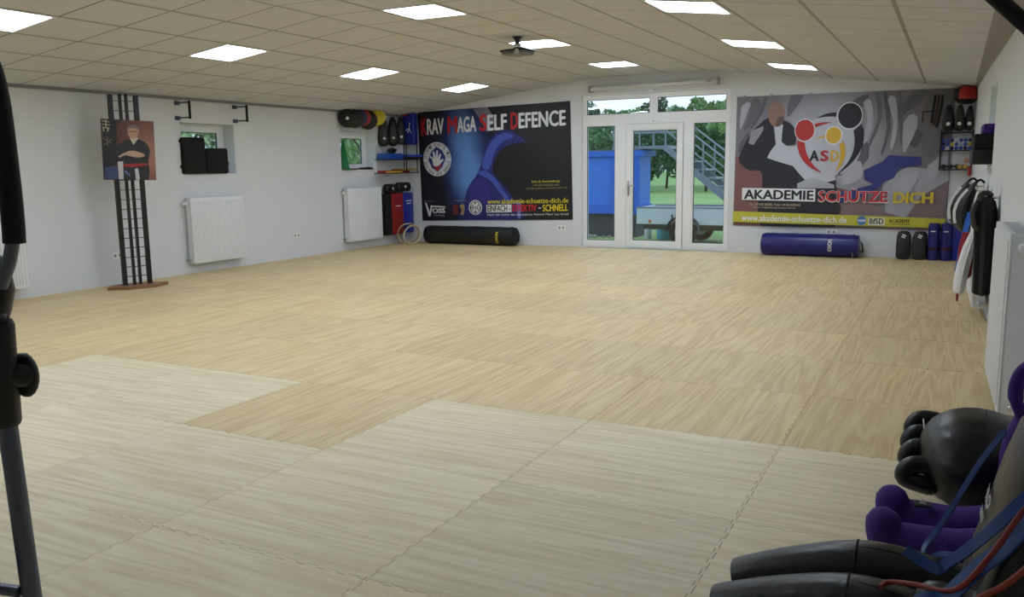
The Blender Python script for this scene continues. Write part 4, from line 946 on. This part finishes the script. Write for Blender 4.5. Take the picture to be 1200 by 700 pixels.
# ------------------------------------------------------------------ training dummies in the near right corner
# bulky black padded hand
t = thing('padded_hand', 'bulky black leather padded fist with four stubby finger rolls on the mats', 'training dummy', (.13, 3.78, 0), 0)
rings = []
for k in range(15):
    f = k/14; th = PI*f; s = math.sin(th)**.75
    ring = []
    for j in range(28):
        a = 2*PI*j/28; fold_ = 1+.02*math.sin(6*a+f*4)+.014*math.sin(11*a)
        ring.append((.125-.215*math.cos(th)+.02, 3.78+.27*s*math.cos(a)*fold_, .205+.20*s*math.sin(a)*fold_*(1 if math.sin(a) > 0 else .98)))
    rings.append(ring)
part('fist_body', G().loft(rings), LEATHER, t, True, True)
for y, z, l in ((4.00, .27, .085), (3.90, .235, .10), (3.74, .22, .10), (3.63, .18, .105)):
    part('finger_roll', G().tube(spline([(.03, y, z+.01), (-.05, y, z+.02), (-.05-l*.45, y-.005, z+.005), (-.055-l*.5, y-.01, z-.04), (-.02, y-.01, z-.062)], 5), .036, 12, capround=True), LEATHER, t, True, True)
part('white_mark', G().box((-.055, 3.83, .31), (.004, .06, .012), RZ(.1) @ RX_(.4)), WHITEP, t, True)
part('seam', G().tube(spline([(.16, 3.60, .375), (.165, 3.7, .395), (.165, 3.8, .405)], 4), .002, 5), FABRIC, t, True)
# purple sitting dummy
t = thing('grappling_dummy', 'purple canvas grappling dummy sitting against the right wall', 'training dummy', (.15, 3.25, 0), 0, 'grappling dummies')
def leg(y0_, x0_, dy, z=.075):
    return spline([(.26, y0_+.02, .12), (.10, y0_+dy*.4, z+.006), (x0_+.08, y0_+dy, z), (x0_+.01, y0_+dy, z+.004), (x0_-.008, y0_+dy, z+.055)], 6)
for y0_, x0_, dy in ((3.33, -.13, .04), (3.13, -.145, .0)):
    pth = leg(y0_, x0_, dy); n = len(pth)
    lg = part('leg', G().tube(pth, [.076-.016*i/n for i in range(n)], 16, capround=True), PURPLE, t, True, True)
    part('ankle_seam', G().torus(pth[18], .0725, .002, RY(PI/2), 20, 5), M('purple_thread', (54, 20, 104), .8), lg, True)
rings = []
for f, cx_, a_, b_ in [(0, .28, .10, .15), (.1, .29, .11, .18), (.3, .30, .10, .17), (.40, .31, .085, .16), (.47, .32, .06, .12), (.50, .32, .03, .06)]:
    rings.append([(cx_+a_*math.cos(q), 3.26+b_*math.sin(q), f+.02) for q in [2*PI*j/20 for j in range(20)]])
part('torso', G().loft(rings), PURPLE, t, True, True)
part('arm', G().tube(spline([(.27, 3.10, .44), (.245, 3.06, .56), (.212, 3.05, .65), (.218, 3.05, .72), (.25, 3.06, .755), (.30, 3.1, .74), (.35, 3.2, .60)], 6), [.026]*4+[.020]*4+[.018]*4+[.022]*25, 10, capround=True), PURPLE, t, True, True)
part('arm', G().tube(spline([(.30, 3.42, .52), (.26, 3.48, .40), (.24, 3.48, .25)], 6), [.045]*10+[.04]*3, 10, capround=True), PURPLE, t, True, True)
lb = part('label_patch', G().box((-.035, 3.31, .156), (.055, .05, .006), RZ(.2)), BLACK, t, True)
part('patch_mark', G().prism([(-.047, 0), (-.023, 0), (-.035, .02)], 3.30, 3.303), WHITEP, lb, True)
for v in lb.children: v.data.transform(Matrix.Translation((0, 0, .161)))
# black leather dummy with bands
t = thing('grappling_dummy', 'black leather grappling dummy sitting in the near right corner with stretched legs', 'training dummy', (.15, 2.5, 0), 0, 'grappling dummies')
def leather_leg(y0_, y1_, x0_, z0_):
    pth = spline([(.22, y0_, .15), (.02, y0_, .185), (-.16, y0_+(y1_-y0_)*.4, .20), (-.36, y0_+(y1_-y0_)*.8, .145), (x0_, y1_, z0_)], 6); n = len(pth)
    return pth, [.105-.033*i/(n-1) for i in range(n)]
for (ya, yb, xa, za), sy2 in (((2.56, 2.60, -.535, .075), .9), ((2.30, 2.40, -.55, .075), .9)):
    pth, rr = leather_leg(ya, yb, xa, za)
    lg = part('leg', G().tube(pth, rr, 18), LEATHER, t, True, True)
    part('leg_seam', G().tube([Vector(p)+Vector((0, -.3*r, r*.93)) for p, r in zip(pth, rr)], .004, 5), FABRIC, lg, True)
    k = 13; part('knee_seam', G().torus(pth[k], rr[k]+.001, .004, RY(PI/2), 24, 5), FABRIC, lg, True)
rings = []
for f, cx_, a_, b_ in [(0, .17, .12, .2), (.08, .18, .145, .23), (.25, .205, .125, .21), (.42, .232, .11, .2), (.58, .26, .10, .22), (.68, .28, .09, .20), (.74, .30, .05, .12)]:
    rings.append([(cx_+a_*math.copysign(abs(math.cos(q))**.8, math.cos(q)), 2.52+b_*math.copysign(abs(math.sin(q))**.8, math.sin(q)), f+.02) for q in [2*PI*j/24 for j in range(24)]])
part('torso', G().loft(rings), M('worn_leather', (27, 25, 25), .42, bump=.25, bscale=26, var=.15), t, True, True)
part('head', G().ball((.335, 2.52, .86), (.085, .095, .12), 18, 12), LEATHER, t, True, True)
part('arm', G().tube(spline([(.27, 2.34, .60), (.20, 2.26, .45), (.14, 2.26, .30), (.02, 2.30, .285)], 6), [.06, .06, .06]+[.055]*13+[.05]*3, 12, capround=True), LEATHER, t, True, True)
part('arm', G().tube(spline([(.30, 2.72, .58), (.29, 2.79, .42), (.27, 2.80, .28), (.22, 2.80, .12)], 6), .055, 12, capround=True), LEATHER, t, True, True)
# lettering on the chest (front of the torso faces -X)
def chest_text(body, yc, zc, wd, ht):
    vs, fs, a, b, c, d = text_geo(body, .03); out = []
    for v in vs:
        u, w_ = ((v[0]-a)/(b-a)-.5)*wd, ((v[1]-c)/(d-c)-.5)*ht
        z = zc+w_; y = yc-u
        # torso profile at this height
        P_ = [(0, .17, .12, .2), (.08, .18, .145, .23), (.25, .205, .125, .21), (.42, .232, .11, .2), (.58, .26, .10, .22), (.68, .28, .09, .20), (.74, .30, .05, .12)]
        zz = z-.02
        for (f0, c0, a0, b0), (f1, c1, a1, b1) in zip(P_, P_[1:]):
            if f0 <= zz <= f1:
                q = (zz-f0)/(f1-f0); cx_, a_, b_ = c0+(c1-c0)*q, a0+(a1-a0)*q, b0+(b1-b0)*q
        sn = min(.98, abs(y-2.52)/b_)**(1/.8); cs = math.sqrt(max(0, 1-sn*sn))**.8
        out.append((cx_-a_*cs-.006-v[2]*4, y, z))
    g = G().add(out, fs); inv = MW[t.name].inverted(); g.v = [tuple(inv @ Vector(v)) for v in g.v]
    me = bpy.data.meshes.new('lettering'); me.from_pydata(g.v, [], g.f); me.update(); me.materials.append(WHITEP); link(bpy.data.objects.new('lettering', me), t)
chest_text('PRO', 2.53, .50, .14, .035); chest_text('DUMMY', 2.53, .45, .12, .02)
# rubber bands draped over the dummy
def band(name, label, pts, wd, th, mat, nrm=(-.7, -.6, .5), round_=False):
    g = G().tube(spline(pts, 7), wd/2, 8) if round_ else G().ribbon(spline(pts, 7), nrm, wd, th)
    return single(name, g, mat, label, 'resistance band', group='resistance bands on the black dummy', smooth=round_)
band('resistance_band', 'wide blue rubber band draped over the black dummy, broadest one', [(.25, 2.30, .63), (.17, 2.24, .50), (.10, 2.22, .42), (.04, 2.2, .345), (-.02, 2.2, .31), (.0, 2.16, .22)], .045, .006, BANDB)
band('resistance_band', 'long blue rubber band looping out to the left of the black dummy', [(.17, 2.70, .64), (.115, 2.75, .52), (.06, 2.78, .38), (.015, 2.78, .28), (-.015, 2.74, .235), (-.01, 2.66, .235), (.03, 2.56, .30), (.06, 2.48, .335)], .016, .006, BANDB, (-.5, -.8, .3))
band('resistance_band', 'blue rubber band with a loose end sticking out left over the legs', [(.24, 2.28, .66), (.16, 2.25, .56), (.09, 2.35, .42), (.04, 2.42, .335), (.02, 2.42, .315), (-.02, 2.44, .322), (-.06, 2.46, .335)], .03, .006, BANDB, (-.3, -.8, .6))
band('resistance_band', 'thin red rubber tube hanging across the chest of the dummy', [(.29, 2.33, .71), (.19, 2.24, .58), (.13, 2.21, .47), (.06, 2.2, .37), (-.03, 2.26, .335), (-.09, 2.3, .31), (-.11, 2.28, .30)], .014, .014, BANDR, round_=True)
band('resistance_band', 'orange rubber tube nearest the right edge on the black dummy', [(.31, 2.30, .67), (.25, 2.20, .54), (.17, 2.17, .43), (.09, 2.18, .35), (.02, 2.17, .25)], .016, .016, BANDO, round_=True)

# ------------------------------------------------------------------ elliptical trainer cut by the left edge
t = thing('elliptical_trainer', 'black and grey exercise machine arm with foam grip at the left picture edge', 'exercise machine', (-2.9, 1.5, 0), 0)
part('arm_tube', G().tube([(-2.455, 1.5, .04), (-2.49, 1.5, .66), (-2.495, 1.5, .80)], .028, 16), GREYTUBE, t, True, True)
cl = part('clamp', G().tube([(-2.50, 1.5, .645), (-2.50, 1.5, .66), (-2.475, 1.5, .955), (-2.475, 1.5, .97)], [.04, .046, .04, .034], 16), BLACK, t, True, True)
part('clamp_knob', G().tube([(-2.50, 1.485, .795), (-2.455, 1.555, .795), (-2.447, 1.568, .795)], [.038, .038, .03], 16), BLACK, cl, True, True)
part('pivot_cap', G().ball((-2.475, 1.56, .79), (.055, .03, .07), 18, 10), BLACK, t, True, True)
part('handle_tube', G().tube(spline([(-2.475, 1.5, .96), (-2.455, 1.5, 1.06), (-2.40, 1.5, 1.14), (-2.365, 1.5, 1.22)], 5), .019, 12), GREYTUBE, t, True, True)
part('foam_grip', G().tube(spline([(-2.365, 1.5, 1.20), (-2.36, 1.5, 1.30), (-2.363, 1.5, 1.45), (-2.372, 1.5, 1.60), (-2.40, 1.5, 1.70), (-2.47, 1.5, 1.775), (-2.55, 1.5, 1.81), (-2.66, 1.5, 1.80)], 6), .030, 14), FOAM, t, True, True)
part('joint_sleeve', G().tube([(-2.50, 1.5, 1.0), (-2.49, 1.5, 1.06), (-2.49, 1.5, 1.12)], [.05, .058, .05], 14, capround=True), BLACK, t, True, True)
part('console_mast', G().tube(spline([(-3.15, 1.5, .5), (-3.05, 1.5, 1.0), (-3.0, 1.5, 1.35)], 5), .03, 12), GREYTUBE, t, True, True)
part('console', G().rbox((-2.98, 1.5, 1.42), (.06, .28, .2), .02, 2, RY(-.4)), BLACK, t, True, True)
part('drive_housing', G().lathe([(.30, -.09), (.34, -.05), (.34, .05), (.30, .09)], (-3.25, 1.5, .42), 'y', 32).rbox((-3.25, 1.5, .12), (.5, .2, .16), .03), BLACK, t, True, True)
part('base_bar', G().tube([(-3.45, 1.5, .035), (-2.75, 1.5, .035)], .035, 12), GREYTUBE, t, True, True)
for x in (-3.42,): part('foot_bar', G().tube([(x, 1.22, .03), (x, 1.78, .03)], .03, 12, capround=True), BLACK, t, True, True)
part('pedal', G().rbox((-2.66, 1.38, .17), (.30, .13, .03), .012, 2).rbox((-2.66, 1.325, .20), (.28, .02, .05), .008, 2), BLACK, t, True, True)
part('pedal_arm', G().tube([(-3.25, 1.40, .42), (-2.68, 1.38, .155), (-2.47, 1.47, .13)], .018, 10), GREYTUBE, t, True, True)
# lever with black foam on the right wall, near the camera
t = thing('wall_lever', 'black padded lever arm crossing the top right picture corner', 'exercise machine', (RX(1.6), 1.6, 1.15), 0)
part('wall_plate', G().rbox((RX(1.6)-.012, 1.6, 1.23), (.024, .1, .2), .005), GREYTUBE, t, True)
part('lever', G().tube([(RX(1.6)-.02, 1.6, 1.20), (.30, 1.6, 1.39), (-.12, 1.6, 1.812)], .0125, 12), FOAM, t, True, True)
part('end_knob', G().ball((-.13, 1.6, 1.822), .024), BLACK, t, True, True)

# ------------------------------------------------------------------ projector under the ceiling
t = thing('projector', 'black ceiling projector on a short mount in the middle row', 'projector', (-4.47, 8.86, 2.60), -.15)
part('ceiling_plate', G().lathe([(.06, .222), (.055, .228), (.055, .23)], (0, 0, 0), 'z', 18), BLACK, t, smooth=True)
part('mount_pole', G().lathe([(.05, .222), (.028, .19), (.024, .16), (.03, .135)], (0, 0, 0), 'z', 16), M('dark_grey_metal', (52, 56, 60), .4, .5), t, smooth=True)
part('ball_joint', G().ball((0, 0, .125), .046, 16, 10), CHROME, t, smooth=True)
for s in (-1, 1): part('mount_arm', G().tube([(0, 0, .1), (s*.14, -.06, .088)], .012, 8).tube([(0, 0, .1), (s*.12, .1, .088)], .012, 8), BLACK, t)
part('body', G().rbox((0, 0, .055), (.30, .24, .05), .02, 3), M('projector_grey', (120, 118, 114), .4), t, smooth=True)
part('top_cover', G().rbox((0, 0, .078), (.325, .255, .022), .01, 2), BLACK, t, smooth=True)
part('lens', G().lathe([(.035, -.13), (.035, -.118)], (.08, 0, .05), 'y', 18), CHROME, t, smooth=True)
g = G()
for k in range(4): g.rbox((-.1+k*.035, -.127, .05), (.016, .004, .012), .002, 1)
part('port_row', g, BLACK, t)

# ------------------------------------------------------------------ outside
GZ = -.25
gm, n, p = base('meadow'); t_ = n.nodes.new('ShaderNodeTexCoord'); nz = n.nodes.new('ShaderNodeTexNoise'); nz.inputs['Scale'].default_value = .35; nz.inputs['Detail'].default_value = 8; nz.inputs['Roughness'].default_value = .7
r = n.nodes.new('ShaderNodeValToRGB'); r.color_ramp.elements[0].position = .35; r.color_ramp.elements[1].position = .7; r.color_ramp.elements[0].color = srgb(116, 164, 88); r.color_ramp.elements[1].color = srgb(166, 186, 116)
n.links.new(t_.outputs['Object'], nz.inputs[0]); n.links.new(nz.outputs[0], r.inputs[0]); n.links.new(r.outputs[0], p.inputs['Base Color']); p.inputs['Roughness'].default_value = .95
struct('ground', G().bb(-160, 60, -40, 190, GZ-.2, GZ), gm, label='mown green meadow outside the building')
struct('paved_strip', G().bb(-9.5, 1, FY+.3, FY+1.8, GZ, GZ+.06), M('paving', (128, 124, 118), .9, var=.15, vscale=20), label='grey paving outside the door')
# blue container
CB = M('container_blue', (52, 124, 232), .5, var=.12, vscale=2); CBD = M('container_rim', (42, 106, 216), .5); DK = M('dark_base', (58, 64, 74), .8, var=.35, vscale=6)
t = thing('blue_container', 'bright blue metal container with a dark base outside the glass door', 'container', (-7.4, 19.2, GZ), 0)
X0_, X1_, Y0_, Y1_ = -9.2, -6.30, 18.45, 19.45
part('dark_base', G().bb(X0_+.05, X1_-.08, Y0_+.06, Y1_-.05, GZ, .30), DK, t, True)
part('body', G().bb(X0_+.06, X1_-.06, Y0_+.05, Y1_, .30, 1.60), CB, t, True)
part('top_rim', G().bb(X0_, X1_+.06, Y0_-.03, Y1_+.03, 1.58, 1.70), CBD, t, True); part('bottom_rim', G().bb(X0_, X1_, Y0_, Y1_, .28, .48), CBD, t, True)
for x in (X0_, -8.0, -7.0, X1_-.12): part('stiffener', G().bb(x, x+.12, Y0_, Y0_+.08, .48, 1.58), CBD, t, True)
part('lid', G().bb(X0_+.02, X1_, Y0_+.02, Y1_, 1.70, 1.73), M('lid_grey', (96, 100, 108), .6), t, True)
# platform, stairs and railings
SM = M('galvanised', (142, 150, 160), .45, .4, var=.15, vscale=8)
t = thing('steel_stairs', 'galvanised steel platform stairs with railings outside beside the container', 'stairs', (-5.0, 19.0, GZ), 0)
SY0, SY1 = 18.62, 19.62
part('platform', G().bb(-7.0, -5.70, SY0, SY1, 1.735, 1.80), SM, t, True)
dx, dz = 1.9, 1.9*.80
for y in (SY0, SY1): part('stringer', G().prism([(-5.85, 1.80), (-5.70, 1.80), (-3.30, -.12), (-3.30, GZ), (-3.42, GZ), (-5.78, 1.70)], y-.02, y+.02), SM, t, True)
for k in range(10):
    q = (k+.7)/10.5; part('tread', G().bb(-5.72+2.45*q-.02, -5.72+2.45*q+.25, SY0+.02, SY1-.02, 1.76-1.95*q-.02, 1.76-1.95*q+.015), SM, t, True)
for y in (SY0, SY1):
    part('handrail', G().tube([(-7.0, y, 2.50), (-5.75, y, 2.50), (-3.3, y, .62)], .022, 8), SM, t, True)
    part('middle_rail', G().tube([(-7.0, y, 2.12), (-5.75, y, 2.12), (-3.3, y, .25)], .018, 8), SM, t, True)
    for x, z0_, z1_ in ((-6.95, 1.8, 2.5), (-6.35, 1.8, 2.5), (-5.75, 1.8, 2.5), (-4.9, 1.1, 1.85), (-4.1, .46, 1.23), (-3.35, -.15, .66)): part('railing_post', G().tube([(x, y, z0_), (x, y, z1_)], .02, 8), SM, t, True)
for x in (-6.9, -6.5): part('support_leg', G().tube([(x, SY1-.05, GZ), (x, SY1-.05, 1.74)], .04, 8), SM, t, True)
# trailer
ALU = M('trailer_aluminium', (222, 226, 236), .5, .0, var=.05); DRK = M('trailer_dark', (50, 54, 60), .6)
t = thing('car_trailer', 'low open aluminium car trailer parked outside the glass door', 'trailer', (-4.4, 17.5, GZ), 0)
A0, A1, TY0, TY1 = -5.80, -3.05, 16.9, 18.1
for y in (TY0, TY1): part('side_board', G().rbox(((A0+A1)/2, y, .345), (A1-A0, .03, .34), .01), ALU, t, True)
for x in (A0, A1): part('end_board', G().rbox((x, (TY0+TY1)/2, .345), (.03, TY1-TY0, .34), .01), ALU, t, True)
part('load_floor', G().bb(A0, A1, TY0, TY1, .15, .18), DRK, t, True)
part('top_rail', G().bb(A0-.02, A1+.02, TY0-.025, TY0+.025, .505, .53).bb(A0-.02, A1+.02, TY1-.025, TY1+.025, .505, .53), STEEL, t, True)
part('chassis', G().bb(A0+.1, A1-.1, TY0+.12, TY0+.18, .06, .15).bb(A0+.1, A1-.1, TY1-.18, TY1-.12, .06, .15).bb(-4.9, -4.84, TY0, TY1, -.02, .06), DRK, t, True)
for y in (TY0-.10, TY1+.10):
    w_ = part('wheel', G().lathe([(.16, -.07), (.27, -.06), (.28, 0), (.27, .06), (.16, .07)], (-4.80, y, GZ+.28), 'y', 28), M('tyre', (30, 30, 32), .9), t, True, True)
    part('wheel_rim', G().lathe([(.155, -.073), (.15, -.05), (.05, -.06), (.03, -.075)], (-4.80, y, GZ+.28), 'y', 20), STEEL, w_, True, True)
    part('mudguard', G().loft([[(-4.80+rr_*math.cos(a), yy, GZ+.28+rr_*math.sin(a)) for rr_, yy in ((.32, y-.09), (.345, y-.09), (.345, y+.09), (.32, y+.09))] for a in [PI*(.02+.96*k/14) for k in range(15)]]), DRK, t, True)
part('reflector', G().lathe([(.035, -.02), (.035, -.01)], (A0+.28, TY0, .235), 'y', 12), M('reflector_orange', (205, 90, 40), .4), t, True)
part('latch', G().rbox((A0+.75, TY0-.02, .32), (.03, .02, .12), .004).rbox((A1-.9, TY0-.02, .36), (.05, .02, .05), .004), DRK, t, True)
part('drawbar', G().tube([(A1-.1, 17.5, .10), (A1+1.2, 17.5, .06)], .035, 8), SM, t, True)
part('jockey_wheel', G().tube([(A1+.9, 17.5, .35), (A1+.9, 17.5, GZ+.1)], .025, 8).lathe([(.1, -.025), (.1, .025)], (A1+.9, 17.5, GZ+.1), 'y', 16), DRK, t, True)
g = G().lathe([(.15, 0), (.17, .02), (.17, .26), (.14, .30), (.06, .31), (.06, .35)], (-5.62, 18.22, GZ), 'z', 20)
single('water_drum', g, M('teal_plastic', (40, 160, 180), .5), 'teal plastic drum on the ground behind the trailer', 'drum', smooth=True)
g = G().lathe([(.07, 0), (.08, .02), (.08, .24), (.03, .30), (.03, .33)], (-6.0, 18.22, GZ), 'z', 14)
single('canister', g, M('pale_plastic', (190, 196, 200), .5), 'pale plastic canister beside the teal drum', 'canister', smooth=True)
# stones at the container foot
for k in range(7):
    x = -7.4+k*.17+random.uniform(-.04, .04); r_ = random.uniform(.035, .06)
    single('stone', G().ball((x, 18.2+random.uniform(-.06, .06), GZ+r_*.6), (r_*1.2, r_, r_*.7), 8, 6), M('stone', (150, 150, 148), .9, var=.2, vscale=30), 'small pale stone in the row along the foot of the container', 'stone', group='stones by the container')
# trees
LEAF = [M('leaf_'+str(k), c, .8, var=.35, vscale=.8) for k, c in enumerate([(92, 128, 84), (118, 152, 96), (80, 112, 82), (150, 176, 122)])]
BARK = M('bark', (74, 64, 52), .9, var=.2, vscale=3)
def crown_mesh(seed, nleaf, blobs, size):
    rr = random.Random(seed); v = []; f = []
    for _ in range(nleaf):
        bx, by, bz, br, bh = blobs[rr.randrange(len(blobs))]
        while True:
            d = Vector((rr.uniform(-1, 1), rr.uniform(-1, 1), rr.uniform(-1, 1)))
            if .05 < d.length <= 1: break
        d = d.normalized()*(d.length**.45)
        c = Vector((bx+d.x*br, by+d.y*br, bz+d.z*bh)); a = Vector((rr.gauss(0, 1), rr.gauss(0, 1), rr.gauss(0, 1))).normalized(); b = a.orthogonal().normalized()
        s = size*rr.uniform(.6, 1.4); o = len(v)
        v += [tuple(c+a*s), tuple(c+b*s*.6), tuple(c-a*s), tuple(c-b*s*.6)]; f.append((o, o+1, o+2, o+3))
    return v, f
variants = []
for sd in range(4):
    rr = random.Random(sd+20); bl = []
    for k in range(11):
        a = rr.uniform(0, 6.3); q = rr.uniform(0, .34); z = rr.uniform(.28, .86)
        bl.append((q*math.cos(a), q*math.sin(a), z, .20*(1.15-.5*z), .14))
    bl.append((0, 0, .5, .3, .3))
    v, f = crown_mesh(sd, 2600, bl, .032); variants.append((v, f))
bare = G()
rr = random.Random(5)
def branch(p, d, l, r, dep):
    q = p+d*l; bare.tube([p, q], [r, r*.6], 4)
    if dep == 0: return
    for _ in range(3): branch(p+d*l*rr.uniform(.55, 1), (d+Vector((rr.gauss(0, .5), rr.gauss(0, .5), rr.gauss(.1, .25)))).normalized(), l*.62, r*.55, dep-1)
branch(Vector((0, 0, 0)), Vector((0, 0, 1)), .42, .016, 5)
def tree(label, x, y, h_, wd, var, leaf, group='trees beyond the meadow'):
    t = thing('tree', label, 'tree', (x, y, GZ), random.uniform(0, 6), group)
    part('trunk', G().tube([(0, 0, -.1), (.02*h_, 0, h_*.3), (0, .02*h_, h_*.7)], [.022*h_, .016*h_, .006*h_], 7), BARK, t)
    if var is None:
        b_ = G(); b_.v = [(a*h_, b*h_, c*h_) for a, b, c in bare.v]; b_.f = list(bare.f); part('branches', b_, BARK, t)
    else:
        g = G(); g.v = [(a*wd, b*wd, c*h_) for a, b, c in variants[var][0]]; g.f = variants[var][1]
        me = bpy.data.meshes.new('crown'); me.from_pydata(g.v, [], g.f); me.update(); me.materials.append(LEAF[leaf]); link(bpy.data.objects.new('crown', me), t)
def ang_x(px_, Y): return None
# a row of trees seen through the door front, left to right (direction X/Y about -.42 .. -.24)
row = [(-.440, 115, 5, 0, 0, 'dark broad tree seen left behind the container'), (-.405, 117, 5, 1, 2, 'dark round tree above the middle of the container'), (-.385, 114, 8, None, 0, 'bare branched tree left in the upper window'), (-.372, 126, 5, 2, 0, 'dark tree behind the right edge of the container'), (-.350, 119, 5, 3, 1, 'mid green tree behind the platform railing'), (-.330, 118, 8, None, 0, 'bare branched tree in the middle of the upper windows'), (-.318, 111, 3.6, 0, 2, 'dark conical tree right of the window post'), (-.296, 125, 5, 1, 1, 'wide mid green tree behind the stair top'), (-.272, 127, 5, 2, 0, 'dark green tree behind the stair railing'), (-.250, 113, 5, 3, 1, 'tall green tree at the right window edge'), (-.225, 108, 5, 0, 3, 'light green tree beyond the right window edge'), (-.465, 112, 5, 2, 1, 'mid green tree at the left window edge')]
for i, (a, topy, wd, var, lf, lab) in enumerate(row):
    Y = 72+10.5*(i*5 % 12); tree(lab, a*Y, Y, ((192-topy)/998*Y+1.65)*1.04, wd*1.55*Y/95, var, lf)
for k in range(12):      # undergrowth at the far edge of the meadow
    a = -.475+k*.024; Y = (50, 56, 62)[k % 3]; tree('low dark bush in the hedge along the far edge of the meadow', a*Y, Y, 3.5+.25*(k % 4), 5, k % 4, [2, 0][k % 2], 'hedge bushes beyond the meadow')
tree('leafy green tree outside the window with the black pads', -22.0, 20.6, 5.4, 3.6, 1, 3, 'trees outside the left windows'); tree('leafy tree further along outside the pads window', -27, 22.6, 4.6, 3.5, 2, 1, 'trees outside the left windows')
tree('pale leafy tree outside the green cone window', -23.5, 31.2, 6.0, 4, 0, 3, 'trees outside the left windows'); tree('bare tree outside the green cone window', -18.0, 24.4, 6.0, 4, None, 0, 'trees outside the left windows')
tree('leafy tree outside the leftmost window', -17.0, 10.0, 6, 6, 3, 1, 'trees outside the left windows')
